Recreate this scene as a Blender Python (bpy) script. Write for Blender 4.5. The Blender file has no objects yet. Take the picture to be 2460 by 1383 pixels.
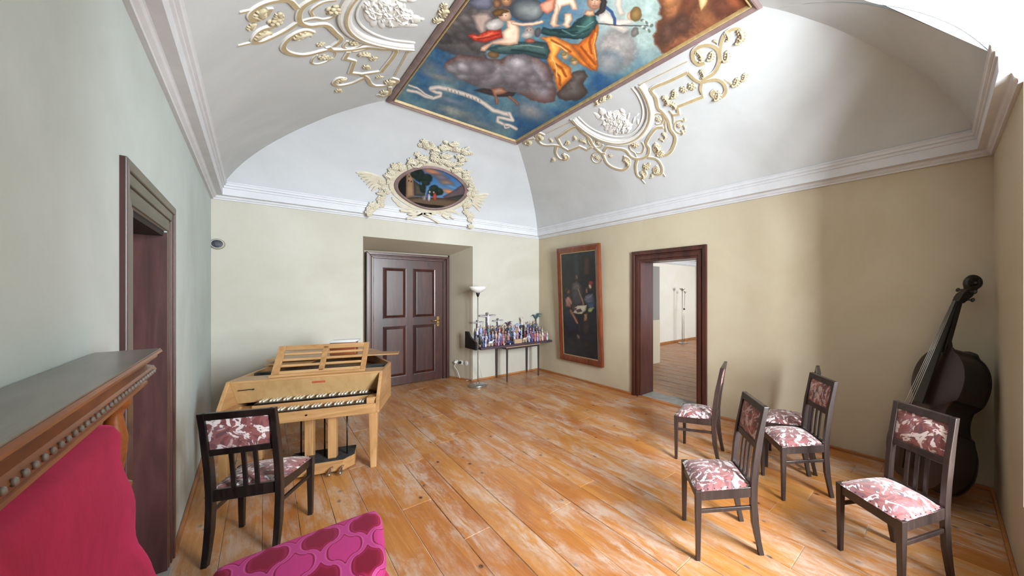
import bpy, math, random
import numpy as np
from mathutils import Vector, Matrix

# ------------------------------------------------------------------ camera, light, exposure
SC = bpy.context.scene
COL = SC.collection
TH = math.radians(46.0)                       # the room's long axis lies 46 deg left of the view axis
FPX = (2320 - 608) / (math.tan(TH) + 1 / math.tan(TH))
CXP, HYP, EYE = 608 + FPX * math.tan(TH), 702.0, 1.5
cam_d = bpy.data.cameras.new('camera'); cam = bpy.data.objects.new('camera', cam_d); COL.objects.link(cam)
cam.location = (0, 0, EYE); cam.rotation_euler = (math.pi / 2, 0, -TH)
cam_d.sensor_width = 36; cam_d.lens = FPX / 2460 * 36
cam_d.shift_x = (1230 - CXP) / 2460; cam_d.shift_y = (HYP - 691.5) / 2460
cam_d.clip_start = 0.02
SC.camera = cam
W = bpy.data.worlds.new('sky'); SC.world = W; W.use_nodes = True
bg = W.node_tree.nodes['Background']; bg.inputs[0].default_value = (0.72, 0.83, 1.0, 1); bg.inputs[1].default_value = 2.0
def area(name, loc, rot, sx, sy, power, col=(1, 1, 1), spread=180):
    d = bpy.data.lights.new(name, 'AREA'); d.shape = 'RECTANGLE'; d.size = sx; d.size_y = sy
    d.energy = power; d.color = col; d.spread = math.radians(spread)
    o = bpy.data.objects.new(name, d); COL.objects.link(o); o.location = loc; o.rotation_euler = rot
    return o
area('window_daylight', (1.66, -1.82, 1.95), (-math.pi / 2, 0, math.pi - math.radians(12)), 1.5, 2.7, 600, (0.88, 0.95, 1.0), 130)
area('next_room_daylight', (8.4, -0.5, 1.6), (-math.pi / 2, 0, math.pi), 2.0, 1.9, 66, (0.95, 0.98, 1.0), 95)
SC.view_settings.view_transform = 'Standard'; SC.view_settings.look = 'None'
SC.view_settings.gamma = 1; SC.view_settings.use_curve_mapping = False
SC.view_settings.exposure = 0.55
SC.cycles.use_denoising = True
SC.cycles.max_bounces = 14; SC.cycles.diffuse_bounces = 3; SC.cycles.transparent_max_bounces = 16
SC.cycles.caustics_reflective = False; SC.cycles.caustics_refractive = False
SC.cycles.sample_clamp_indirect = 6

# ------------------------------------------------------------------ helpers
random.seed(7); rng = np.random.default_rng(11)
sT, cT = math.sin(TH), math.cos(TH)
def ray(x, y):
    a = (x - CXP) / FPX
    return (sT + cT * a, cT - sT * a, (HYP - y) / FPX)
def onX(x, y, X): d = ray(x, y); t = X / d[0]; return Vector((X, d[1] * t, EYE + d[2] * t))
def onY(x, y, Y): d = ray(x, y); t = Y / d[1]; return Vector((d[0] * t, Y, EYE + d[2] * t))
def onZ(x, y, Z): d = ray(x, y); t = (Z - EYE) / d[2]; return Vector((d[0] * t, d[1] * t, Z))
def lin(r, g, b):
    f = lambda c: (c / 12.92 if c <= .04045 else ((c + .055) / 1.055) ** 2.4)
    return (f(r / 255), f(g / 255), f(b / 255), 1)

class MB:
    """collects shapes for ONE mesh"""
    def __init__(s): s.v = []; s.f = []; s.m = []
    def add(s, vs, fs, m=0):
        n = len(s.v); s.v += [tuple(p) for p in vs]
        for q in fs: s.f.append(tuple(i + n for i in q)); s.m.append(m)
        return s
    def hexa(s, p, m=0):   # p: bottom 4 (ccw from above) then top 4
        return s.add(p, [(3, 2, 1, 0), (4, 5, 6, 7), (0, 1, 5, 4), (1, 2, 6, 5), (2, 3, 7, 6), (3, 0, 4, 7)], m)
    def box(s, x0, y0, z0, x1, y1, z1, m=0):
        return s.hexa([(x0, y0, z0), (x1, y0, z0), (x1, y1, z0), (x0, y1, z0), (x0, y0, z1), (x1, y0, z1), (x1, y1, z1), (x0, y1, z1)], m)
    def beam(s, p, q, w, h, up=(0, 0, 1), w2=None, h2=None, m=0):
        p, q, up = Vector(p), Vector(q), Vector(up); d = (q - p).normalized()
        x = d.cross(up)
        if x.length < 1e-5: x = d.cross(Vector((1, 0, 0)))
        x.normalize(); z = x.cross(d)
        w2 = w if w2 is None else w2; h2 = h if h2 is None else h2
        A = [p - x * w / 2 - z * h / 2, p + x * w / 2 - z * h / 2, p + x * w / 2 + z * h / 2, p - x * w / 2 + z * h / 2]
        B = [q - x * w2 / 2 - z * h2 / 2, q + x * w2 / 2 - z * h2 / 2, q + x * w2 / 2 + z * h2 / 2, q - x * w2 / 2 + z * h2 / 2]
        return s.add(A + B, [(0, 1, 2, 3), (7, 6, 5, 4), (0, 4, 5, 1), (1, 5, 6, 2), (2, 6, 7, 3), (3, 7, 4, 0)], m)
    def loft(s, rings, closed=True, cap=True, m=0):
        n = len(rings[0]); vs = [p for r in rings for p in r]; fs = []
        for i in range(len(rings) - 1):
            for j in range(n if closed else n - 1):
                k = (j + 1) % n
                fs.append((i * n + j, i * n + k, (i + 1) * n + k, (i + 1) * n + j))
        if cap and closed:
            fs.append(tuple(range(n - 1, -1, -1))); o = (len(rings) - 1) * n; fs.append(tuple(range(o, o + n)))
        return s.add(vs, fs, m)
    def tube(s, pts, r, n=8, m=0, cap=True):
        pts = [Vector(p) for p in pts]; rings = []
        x = None
        for i, p in enumerate(pts):
            d = (pts[min(i + 1, len(pts) - 1)] - pts[max(i - 1, 0)])
            if d.length < 1e-9: d = Vector((0, 0, 1))
            d.normalize()
            if x is None:
                x = d.cross(Vector((0, 0, 1)))
                if x.length < 1e-3: x = d.cross(Vector((1, 0, 0)))
            x = (x - d * x.dot(d)).normalized(); y = d.cross(x)
            rr = r[i] if isinstance(r, (list, tuple)) else r
            rings.append([p + (x * math.cos(t) + y * math.sin(t)) * rr for t in [2 * math.pi * k / n for k in range(n)]])
        return s.loft(rings, cap=cap, m=m)
    def lathe(s, prof, n=20, c=(0, 0, 0), m=0, cap=True):
        rings = [[(c[0] + r * math.cos(2 * math.pi * k / n), c[1] + r * math.sin(2 * math.pi * k / n), c[2] + z) for k in range(n)] for r, z in prof]
        return s.loft(rings, cap=cap, m=m)
    def ell(s, c, r, nu=10, nv=6, m=0, M=None):
        c = Vector(c); rings = []
        for i in range(nv + 1):
            a = -math.pi / 2 + math.pi * i / nv; q = max(.02, math.cos(a)); ring = []
            for k in range(nu):
                t = 2 * math.pi * k / nu; p = Vector((r[0] * q * math.cos(t), r[1] * q * math.sin(t), r[2] * math.sin(a)))
                ring.append(c + (M @ p if M is not None else p))
            rings.append(ring)
        return s.loft(rings, m=m)
    def prism(s, poly, z0, z1, fn=None, m=0):   # poly in (a,b); fn maps (a,b,z)
        fn = fn or (lambda a, b, z: (a, b, z)); n = len(poly)
        vs = [fn(a, b, z0) for a, b in poly] + [fn(a, b, z1) for a, b in poly]
        fs = [tuple(range(n - 1, -1, -1)), tuple(range(n, 2 * n))] + [(i, (i + 1) % n, n + (i + 1) % n, n + i) for i in range(n)]
        return s.add(vs, fs, m)
    def grid(s, P, m=0):   # P[i][j] points
        nu, nv = len(P), len(P[0])
        return s.add([p for r in P for p in r], [(i * nv + j, (i + 1) * nv + j, (i + 1) * nv + j + 1, i * nv + j + 1) for i in range(nu - 1) for j in range(nv - 1)], m)
    def sweep(s, prof, path, fn, m=0):  # prof [(d,z)] open or closed list, path list of params, fn(param,d,z)
        return s.loft([[fn(t, d, z) for d, z in prof] for t in path], m=m)
    def build(s, name, mats, parent=None, smooth=False, bevel=0, seg=2, kind=None, loc=None, rot=None, angle=40):
        me = bpy.data.meshes.new(name); me.from_pydata(s.v, [], s.f); me.validate()
        o = bpy.data.objects.new(name, me); COL.objects.link(o)
        if not isinstance(mats, (list, tuple)): mats = [mats]
        for q in mats: me.materials.append(q)
        if len(mats) > 1: me.polygons.foreach_set('material_index', s.m[:len(me.polygons)])
        import bmesh
        bm = bmesh.new(); bm.from_mesh(me); bmesh.ops.recalc_face_normals(bm, faces=bm.faces); bm.to_mesh(me); bm.free()
        if smooth:
            me.polygons.foreach_set('use_smooth', [True] * len(me.polygons))
            if smooth != 'all': me.set_sharp_from_angle(angle=math.radians(angle))
        if bevel:
            b = o.modifiers.new('bevel', 'BEVEL'); b.width = bevel; b.segments = seg; b.limit_method = 'ANGLE'; b.angle_limit = math.radians(35)
        if parent is not None: o.parent = parent
        if loc is not None: o.location = loc
        if rot is not None: o.rotation_euler = rot
        if kind: o['kind'] = kind
        return o
def tag(o, label, cat, group=None):
    o['label'] = label; o['category'] = cat
    if group: o['group'] = group
    return o
def thing(name, label, cat, loc=(0, 0, 0), rz=0, group=None):
    o = bpy.data.objects.new(name, None); COL.objects.link(o); o.empty_display_size = .1
    o.location = loc; o.rotation_euler = (0, 0, rz)
    return tag(o, label, cat, group)
def dup(o, parent=None):
    c = o.copy(); COL.objects.link(c); c.parent = parent
    for ch in list(o.children): dup(ch, c)
    return c

def smoothpath(P, k=5):
    P = [np.array(q, float) for q in P]
    if len(P) < 3: return [tuple(P[0] + (P[-1] - P[0]) * i / 4) for i in range(5)]
    out = []; Q = [2 * P[0] - P[1]] + P + [2 * P[-1] - P[-2]]
    for i in range(1, len(Q) - 2):
        for j in range(k):
            t_ = j / k; a_, b_, c_, d_ = Q[i - 1], Q[i], Q[i + 1], Q[i + 2]
            out.append(tuple(.5 * (2 * b_ + (c_ - a_) * t_ + (2 * a_ - 5 * b_ + 4 * c_ - d_) * t_ ** 2 + (3 * b_ - a_ - 3 * c_ + d_) * t_ ** 3)))
    out.append(tuple(P[-1])); return out

# ------------------------------------------------------------------ materials
def nodes_of(name):
    m = bpy.data.materials.new(name); m.use_nodes = True; nt = m.node_tree
    return m, nt, nt.nodes['Principled BSDF']
def N(nt, t, **k):
    n = nt.nodes.new(t)
    for a, b in k.items(): setattr(n, a, b)
    return n
def setin(n, **k):
    for a, b in k.items(): n.inputs[a.replace('_', ' ')].default_value = b
def ramp(nt, fac, stops, interp='LINEAR'):
    r = N(nt, 'ShaderNodeValToRGB'); r.color_ramp.interpolation = interp; e = r.color_ramp.elements
    while len(e) < len(stops): e.new(.5)
    for i, (p, c) in enumerate(stops): e[i].position = p; e[i].color = c
    nt.links.new(fac, r.inputs[0]); return r.outputs[0]
def mixc(nt, fac, a, b, mode='MIX'):
    n = N(nt, 'ShaderNodeMix', data_type='RGBA', blend_type=mode)
    for i, v in ((0, fac), (6, a), (7, b)):
        if hasattr(v, 'is_linked'): nt.links.new(v, n.inputs[i])
        else: n.inputs[i].default_value = v
    return n.outputs[2]
def coords(nt, kind='Object', scale=(1, 1, 1), rot=(0, 0, 0)):
    mp = N(nt, 'ShaderNodeMapping'); mp.inputs['Scale'].default_value = scale; mp.inputs['Rotation'].default_value = rot
    if kind == 'World': nt.links.new(N(nt, 'ShaderNodeNewGeometry').outputs['Position'], mp.inputs[0])
    else: nt.links.new(N(nt, 'ShaderNodeTexCoord').outputs[kind], mp.inputs[0])
    return mp.outputs[0]
def noise(nt, vec, scale, detail=4, rough=.55, dist=0):
    n = N(nt, 'ShaderNodeTexNoise'); nt.links.new(vec, n.inputs['Vector'])
    setin(n, Scale=scale, Detail=detail, Roughness=rough, Distortion=dist); return n.outputs['Fac']
def bump(nt, b, h, strength=.2, dist=.01):
    n = N(nt, 'ShaderNodeBump'); setin(n, Strength=strength, Distance=dist); nt.links.new(h, n.inputs['Height'])
    nt.links.new(n.outputs[0], b.inputs['Normal'])
def mat(name, c1, c2=None, scale=4, stretch=(1, 1, 1), detail=5, dist=0, rough=.5, metal=0, coord='Object', bmp=0, bscale=None, lo=.35, hi=.65, coat=0, sheen=0, spec=None, sheen_col=None):
    m, nt, b = nodes_of(name); b.inputs['Roughness'].default_value = rough; b.inputs['Metallic'].default_value = metal
    if coat: b.inputs['Coat Weight'].default_value = coat; b.inputs['Coat Roughness'].default_value = .25
    if sheen: b.inputs['Sheen Weight'].default_value = sheen; b.inputs['Sheen Roughness'].default_value = .4
    if sheen_col: b.inputs['Sheen Tint'].default_value = sheen_col
    if spec is not None: b.inputs['Specular IOR Level'].default_value = spec
    if c2 is None: b.inputs['Base Color'].default_value = c1
    else:
        v = coords(nt, coord, stretch); f = noise(nt, v, scale, detail, .6, dist)
        nt.links.new(ramp(nt, f, [(lo, c1), (hi, c2)]), b.inputs['Base Color'])
    if bmp:
        v = coords(nt, coord, stretch); bump(nt, b, noise(nt, v, bscale or scale * 3, 6), bmp)
    return m
def plaster(name, a, b2, c3=None):
    m, nt, b = nodes_of(name); b.inputs['Roughness'].default_value = .85; b.inputs['Specular IOR Level'].default_value = .25
    v = coords(nt, 'World'); f = noise(nt, v, .9, 5, .6, .6); g = noise(nt, v, 9, 6, .65)
    col = ramp(nt, f, [(.35, a), (.65, b2)])
    col = mixc(nt, .12, col, ramp(nt, g, [(.3, a), (.7, b2)]), 'MIX')
    nt.links.new(col, b.inputs['Base Color'])
    bump(nt, b, noise(nt, v, 22, 7, .7), .12, .008)
    return m
M = {}
M['wall_pale'] = plaster('pale_plaster', lin(191, 187, 173), lin(204, 201, 189))
M['wall_left'] = plaster('pale_plaster_cool_light', lin(184, 193, 188), lin(200, 209, 208))  # same paint as the back wall, its cooler light put into the colour
M['wall_ochre'] = plaster('ochre_plaster', lin(188, 174, 147), lin(201, 190, 165))
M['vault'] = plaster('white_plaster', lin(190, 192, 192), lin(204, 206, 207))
M['vault_b'] = plaster('white_plaster_lit', lin(200, 203, 206), lin(212, 215, 219))  # lighter copy of the vault plaster: light on back cove and niche as colour
M['cornice'] = mat('cornice_white', lin(216, 217, 220), lin(208, 209, 213), 6, coord='World', rough=.7)
M['recess'] = plaster('taupe_plaster', lin(188, 178, 158), lin(200, 190, 170))
def woodmat(name, dark, mid, light, axis='z', scale=5, rough=.42, coat=0, spec=None, coord='Object', bmp=.05):
    m, nt, b = nodes_of(name); b.inputs['Roughness'].default_value = rough
    if coat: b.inputs['Coat Weight'].default_value = coat; b.inputs['Coat Roughness'].default_value = .2
    if spec is not None: b.inputs['Specular IOR Level'].default_value = spec
    st = {'x': (.12, 1, 1), 'y': (1, .12, 1), 'z': (1, 1, .12)}[axis]
    v = coords(nt, coord, st); f = noise(nt, v, scale * 4, 6, .62, 1.2); g = noise(nt, v, scale, 3, .5, .8)
    col = ramp(nt, f, [(.3, dark), (.5, mid), (.72, light)])
    col = mixc(nt, .35, col, ramp(nt, g, [(.35, dark), (.65, light)]))
    nt.links.new(col, b.inputs['Base Color'])
    if bmp: bump(nt, b, f, bmp, .004)
    return m
M['dark_wood'] = woodmat('dark_door_wood', lin(38, 18, 17), lin(62, 30, 26), lin(88, 48, 38), 'z', 5, .33, .25)
M['frame_wood'] = woodmat('door_frame_wood', lin(44, 21, 17), lin(68, 33, 26), lin(90, 48, 36), 'z', 4, .36, .2)
M['frame_wood_purple'] = woodmat('aged_frame_wood', lin(44, 24, 25), lin(66, 36, 35), lin(88, 56, 52), 'z', 4, .36, .2)
M['lintel_grey'] = mat('grey_lintel', lin(98, 96, 84), lin(120, 117, 104), 5, (1, .2, 1), rough=.6)  # greyer tone for the head of the left door frame
M['brass'] = mat('brass', lin(208, 170, 96), rough=.25, metal=1)
M['black'] = mat('black_paint', lin(14, 12, 12), rough=.4)
M['void'] = mat('dark_interior', lin(22, 14, 12), lin(30, 18, 15), 3, rough=.8)
M['stone'] = mat('grey_stone', lin(150, 146, 138), lin(172, 168, 160), 9, coord='World', rough=.7, bmp=.1)
M['white_paint'] = mat('white_paint', lin(232, 232, 230), rough=.45)
M['plastic'] = mat('white_plastic', lin(226, 226, 224), rough=.35)

# ------------------------------------------------------------------ room shell
XL, XR, YB = -.3226, 3.879, 5.997
YNF = lambda X: -.153 - .041 * (XR - X)
ZCB, ZSP, ZC = 2.535, 2.715, 3.57             # cornice foot, spring of the vault, flat ceiling
FX0, FX1, FY0, FY1 = .998, 2.556, 1.06, 4.49  # ceiling picture, outside of its frame
NX0, NX1, NDEP = .931, 2.625, 1.15              # window niche in the near wall
def wallmesh(name, boxes, m): 
    b = MB()
    for q in boxes: (b.box(*q) if len(q) == 6 else b.hexa(q))
    return b.build(name, m, kind='structure')
T = .42
DLY0, DLY1, DLZ = 2.26, 3.10, 1.83            # left door opening
wallmesh('wall_left', [(XL - T, -.6, 0, XL, DLY0, 3.6), (XL - T, DLY1, 0, XL, 7.0, 3.6), (XL - T, DLY0, DLZ, XL, DLY1, 3.6)], M['wall_left'])
RX0, RX1, RZ, RD = 1.056, 2.581, 2.278, .57   # recess round the back door, splayed
BX0, BX1, BZ = 1.170, 2.41, 2.15
b = MB()
b.box(XL, YB, 0, RX0, YB + .75, 3.6); b.box(RX1, YB, 0, XR, YB + .75, 3.6); b.box(RX0, YB, RZ, RX1, YB + .75, 3.6)
b.build('wall_back', M['wall_pale'], kind='structure')
b = MB()  # recess reveals: splayed wedges inside the opening
b.hexa([(RX1 - .001, YB + .004, 0), (RX1, YB + .004, 0), (RX1, YB + RD, 0), (BX1, YB + RD, 0), (RX1 - .001, YB + .004, RZ), (RX1, YB + .004, RZ), (RX1, YB + RD, RZ), (BX1, YB + RD, RZ)])
b.hexa([(RX0, YB + .004, 0), (RX0 + .001, YB + .004, 0), (BX0, YB + RD, 0), (RX0, YB + RD, 0), (RX0, YB + .004, RZ), (RX0 + .001, YB + .004, RZ), (BX0, YB + RD, RZ), (RX0, YB + RD, RZ)])
b.hexa([(RX0, YB + .004, RZ - .001), (RX1, YB + .004, RZ - .001), (RX1, YB + RD, BZ), (RX0, YB + RD, BZ), (RX0, YB + .004, RZ), (RX1, YB + .004, RZ), (RX1, YB + RD, RZ), (RX0, YB + RD, RZ)])
b.box(RX0, YB + RD + .08, 0, RX1, YB + .75, RZ)
b.build('wall_back_recess', M['recess'], kind='structure')
OY0, OY1, OZ = 2.41, 3.394, 1.965             # opening to the next room
TR = .27
wallmesh('wall_right', [(XR, -.6, 0, XR + TR, OY0, 3.6), (XR, OY1, 0, XR + TR, 7.0, 3.6), (XR, OY0, OZ, XR + TR, OY1, 3.6)], M['wall_ochre'])
def nhex(x0, x1, z0, z1, dep=NDEP + .25): 
    return [(x0, YNF(x0) - dep, z0), (x1, YNF(x1) - dep, z0), (x1, YNF(x1), z0), (x0, YNF(x0), z0), (x0, YNF(x0) - dep, z1), (x1, YNF(x1) - dep, z1), (x1, YNF(x1), z1), (x0, YNF(x0), z1)]
GY = -1.35                                    # plane of the window inside the niche
WX0, WX1, WZ0, WZ1 = 1.28, 2.28, .75, 3.10
wallmesh('wall_near', [nhex(XL, NX0, 0, 3.6), nhex(NX1, XR, 0, 3.6), nhex(NX0, NX1, 0, .45),
                       (NX0, GY - .12, .45, WX0, GY, 3.6), (WX1, GY - .12, .45, NX1, GY, 3.6), (WX0, GY - .12, .45, WX1, GY, WZ0), (WX0, GY - .12, WZ1, WX1, GY, 3.6)], M['wall_ochre'])
# unseen window: frame, wide centre post added to band the light, transom, glazing
wt = bpy.data.objects.new('window_1', None); COL.objects.link(wt); wt['kind'] = 'structure'; wt.location = (0, GY - .06, 0)
def wbar(x0, z0, x1, z1, t=.05): MB().box(x0, -t / 2, z0, x1, t / 2, z1).build('sash_bar', M['white_paint'], wt, bevel=.004)
for q in ((WX0, WZ0, WX0 + .07, WZ1), (WX1 - .07, WZ0, WX1, WZ1), (WX0, WZ0, WX1, WZ0 + .07), (WX0, WZ1 - .07, WX1, WZ1), ((WX0 + WX1) / 2 - .06, WZ0, (WX0 + WX1) / 2 + .06, WZ1), (WX0, 2.28, WX1, 2.36)): wbar(*q)
for z in (1.25, 1.77): wbar(WX0, z, WX1, z + .03, .03)
# vault: four coved sides rising to the picture
PROF_S = [0, .05, .1, .2, .3, .4, .55, .7, .8, .9, 1]; PROF_F = [0, .115, .215, .37, .495, .60, .735, .85, .908, .962, 1]
def _mono():
    x = np.array(PROF_S); y = np.array(PROF_F); d = np.gradient(y, x); return x, y, d
_px, _py, _pd = _mono()
def fS(s):
    s = min(1, max(0, s)); i = min(len(_px) - 2, int(np.searchsorted(_px, s, 'right') - 1)); h = _px[i + 1] - _px[i]; t = (s - _px[i]) / h
    return (2*t**3-3*t*t+1)*_py[i] + (t**3-2*t*t+t)*h*_pd[i] + (-2*t**3+3*t*t)*_py[i+1] + (t**3-t*t)*h*_pd[i+1]
D0 = .10
SPR = {'L': ((XL + D0, YNF(XL) + D0), (XL + D0, YB - D0)), 'B': ((XL + D0, YB - D0), (XR - D0, YB - D0)), 'R': ((XR - D0, YB - D0), (XR - D0, YNF(XR) + D0)), 'N': ((XR - D0, YNF(XR) + D0), (XL + D0, YNF(XL) + D0))}
TOPC = {'L': ((FX0, FY0), (FX0, FY1)), 'B': ((FX0, FY1), (FX1, FY1)), 'R': ((FX1, FY1), (FX1, FY0)), 'N': ((FX1, FY0), (FX0, FY0))}
def cove(side, u, v):
    (a, b_), (c, d) = SPR[side], TOPC[side]
    p = (a[0] + (b_[0] - a[0]) * u, a[1] + (b_[1] - a[1]) * u); q = (c[0] + (d[0] - c[0]) * u, c[1] + (d[1] - c[1]) * u)
    return Vector((p[0] + (q[0] - p[0]) * v, p[1] + (q[1] - p[1]) * v, ZSP + (ZC - ZSP) * fS(v)))
VS = [i / 26 for i in range(27)]
for side, nm in (('L', 'ceiling_vault_left'), ('B', 'ceiling_vault_back'), ('R', 'ceiling_vault_right')):
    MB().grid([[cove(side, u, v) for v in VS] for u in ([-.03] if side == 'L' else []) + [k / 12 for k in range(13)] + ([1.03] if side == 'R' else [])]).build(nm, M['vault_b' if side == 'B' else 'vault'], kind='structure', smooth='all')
# the near cove, cut through by the tall window niche
NZS, NZC = 3.22, 3.46                          # niche vault: spring and crown
def nz(X):
    if X <= NX0 or X >= NX1: return 0
    q = (X - (NX0 + NX1) / 2) / ((NX1 - NX0) / 2); return NZS + (NZC - NZS) * math.sqrt(max(0, 1 - q * q))
def Yspr(X): return YNF(X) + D0
XS = [NX0 + 1e-4 + (NX1 - NX0 - 2e-4) * (.5 - .5 * math.cos(math.pi * i / 40)) for i in range(41)]
XC = sorted(XS + [XL + D0 + (XR - XL - 2 * D0) * i / 70 for i in range(71)] + [NX0 - 1e-4, NX0 + 1e-4, NX1 - 1e-4, NX1 + 1e-4, FX0, FX1])
cols = []
for X in XC:
    v0 = 0.0; v1 = min(1, 1.035 * (XR - D0 - X) / (XR - D0 - FX1), 1.035 * (X - XL - D0) / (FX0 - XL - D0)); v1 = max(v1, 0)
    if NX0 < X < NX1:
        lo, hi = 0, 1
        for _ in range(30):
            m_ = (lo + hi) / 2
            if ZSP + (ZC - ZSP) * fS(m_) < nz(X): lo = m_
            else: hi = m_
        v0 = lo
    v0 = min(v0, v1)
    cols.append([Vector((X, Yspr(X) + (FY0 - Yspr(X)) * v, ZSP + (ZC - ZSP) * fS(v))) for v in [v0 + (v1 - v0) * t / 26 for t in range(27)]])
MB().grid(cols).build('ceiling_vault_near', M['vault'], kind='structure', smooth='all')
b = MB()
def yin(X, z):   # where the niche surface at (X,z) meets the near cove
    lo, hi = 0, 1
    best = YNF(X)
    for i in range(1200):
        s_ = i / 1199
        zz = ZSP + (ZC - ZSP) * fS(s_)
        if zz >= z: break
        best = (YNF(X) + D0) + (FY0 - YNF(X) - D0) * s_
    return best
rows = []
for X in XS: z = max(nz(X), NZS); y1 = yin(X, z); rows.append([(X, GY + (y1 + .004 - GY) * t / 8, z) for t in range(9)])
b.grid(rows)
for X in (NX0 + .002, NX1 - .002):   # upright cheeks of the niche, above the cornice, reaching out to the cove
    zs = [ZCB + (NZS + .012 - ZCB) * i / 60 for i in range(61)]
    b.grid([[(X, GY, z), (X, max(YNF(X) + .002, yin(X, z) + .004 if z > ZSP else YNF(X) + .002), z)] for z in zs])
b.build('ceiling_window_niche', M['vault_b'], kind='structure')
MB().box(XL - T, -1.6, ZC + .06, XR + TR, 7.0, ZC + .12).build('ceiling', M['vault'], kind='structure')
# cornices: one moulded run on each wall
CP = [(0, ZCB), (.018, ZCB), (.020, ZCB + .012), (.034, ZCB + .022), (.040, ZCB + .038), (.045, ZCB + .042), (.088, ZCB + .046), (.090, ZCB + .120), (.100, ZCB + .126), (.100, ZCB + .146), (.113, ZCB + .152), (.115, ZCB + .172), (.122, ZCB + .180), (.118, ZCB + .192), (0, ZCB + .2)]
def corn(name, f, ts): MB().sweep(CP, ts, f).build(name, M['cornice'], kind='structure', smooth=True, angle=25)
corn('trim_cornice_left', lambda t, d, z: (XL + d, (YNF(XL) + d) if t == 0 else YB - d, z), [0, 1])
corn('trim_cornice_back', lambda t, d, z: ((XL + d) if t == 0 else XR - d, YB - d, z), [0, 1])
corn('trim_cornice_right', lambda t, d, z: (XR - d, (YB - d) if t == 0 else YNF(XR) + d, z), [0, 1])
corn('trim_cornice_near_right', lambda t, d, z: [(XR - d, YNF(XR) + d, z), (NX1 - d, YNF(NX1) + d, z), (NX1 - d, GY, z)][t], [0, 1, 2])
corn('trim_cornice_near_left', lambda t, d, z: [(NX0 + d, GY, z), (NX0 + d, YNF(NX0) + d, z), (XL + d, YNF(XL) + d, z)][t], [0, 1, 2])
# baseboards
def base(name, p, q, h=.028, t=.02):
    MB().beam((p[0], p[1], h / 2), (q[0], q[1], h / 2), t, h).build(name, M['base_wood'], kind='structure', bevel=.006)
M['base_wood'] = woodmat('pine_moulding', lin(150, 92, 48), lin(178, 115, 62), lin(196, 134, 78), 'y', 4, .4, coord='World')
base('baseboard_left', (XL + .01, DLY1 + .12), (XL + .01, YB)); base('baseboard_back_left', (XL, YB - .01), (RX0, YB - .01)); base('baseboard_back', (RX1, YB - .01), (XR, YB - .01))
base('baseboard_recess', (RX1 - .012, YB), (BX1 - .012, YB + RD))
base('baseboard_right', (XR - .01, OY1 + .12), (XR - .01, YB)); base('baseboard_right_near', (XR - .01, YNF(XR)), (XR - .01, OY0 - .12)); base('baseboard_near', (XR, YNF(XR) + .01), (NX1, YNF(NX1) + .01))

# ------------------------------------------------------------------ floor boards
def floormat(name, tint=0.0):
    m, nt, b = nodes_of(name); b.inputs['Roughness'].default_value = .38
    oi = N(nt, 'ShaderNodeObjectInfo'); geo = N(nt, 'ShaderNodeNewGeometry')
    off = N(nt, 'ShaderNodeVectorMath', operation='SCALE'); off.inputs[0].default_value = (13, 7, 3); nt.links.new(oi.outputs['Random'], off.inputs[3])
    ad = N(nt, 'ShaderNodeVectorMath', operation='ADD'); nt.links.new(geo.outputs['Position'], ad.inputs[0]); nt.links.new(off.outputs[0], ad.inputs[1])
    def mp(s):
        q = N(nt, 'ShaderNodeMapping'); q.inputs['Scale'].default_value = s; nt.links.new(ad.outputs[0], q.inputs[0]); return q.outputs[0]
    grain = noise(nt, mp((34, 1.3, 1)), 1.0, 7, .68, 1.6)
    col = ramp(nt, grain, [(.28, lin(148, 88, 36)), (.5, lin(184, 120, 54)), (.72, lin(206, 150, 82))])
    hue = ramp(nt, oi.outputs['Random'], [(0, lin(172, 98, 48)), (.35, lin(196, 130, 66)), (.7, lin(208, 148, 82)), (1, lin(178, 106, 52))])
    col = mixc(nt, .45, col, hue, 'MIX')
    big = noise(nt, mp((3.0, .9, 1)), 1.3, 5, .6, .5)                    # reddish stain that has kept its varnish
    col = mixc(nt, ramp(nt, big, [(.5, (0, 0, 0, 1)), (.72, (.75, .75, .75, 1))]), col, lin(158, 90, 42))
    kn = N(nt, 'ShaderNodeTexVoronoi', feature='F1'); nt.links.new(mp((8.5, 5.0, 1)), kn.inputs['Vector']); setin(kn, Scale=1.0, Randomness=1.0)
    kf = ramp(nt, kn.outputs['Distance'], [(.06, (1, 1, 1, 1)), (.085, (.6, .6, .6, 1)), (.12, (.12, .12, .12, 1)), (.2, (0, 0, 0, 1))])
    col = mixc(nt, kf, col, lin(70, 34, 18))
    # worn, whitened patches across the middle of the room
    wv = N(nt, 'ShaderNodeMapping'); wv.inputs['Scale'].default_value = (2.6, .8, 1); wv.inputs['Rotation'].default_value = (0, 0, .1); nt.links.new(geo.outputs['Position'], wv.inputs[0])
    w1 = noise(nt, wv.outputs[0], 1.6, 7, .7, .3); w2 = noise(nt, mp((13, 2.2, 1)), 1.0, 8, .78, .5)
    mul = N(nt, 'ShaderNodeMath', operation='MULTIPLY'); nt.links.new(ramp(nt, w1, [(.42, (0, 0, 0, 1)), (.60, (1, 1, 1, 1))]), mul.inputs[0]); nt.links.new(ramp(nt, w2, [(.42, (0, 0, 0, 1)), (.56, (1, 1, 1, 1))]), mul.inputs[1])
    sc = N(nt, 'ShaderNodeMath', operation='MULTIPLY'); nt.links.new(mul.outputs[0], sc.inputs[0]); sc.inputs[1].default_value = .75
    col = mixc(nt, sc.outputs[0], col, lin(204, 184, 168))
    nt.links.new(col, b.inputs['Base Color'])
    nt.links.new(ramp(nt, w1, [(.4, (.30, .30, .30, 1)), (.7, (.55, .55, .55, 1))]), b.inputs['Roughness'])
    bump(nt, b, grain, .05, .004)
    return m
M['floor'] = floormat('worn_pine_boards')
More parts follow.
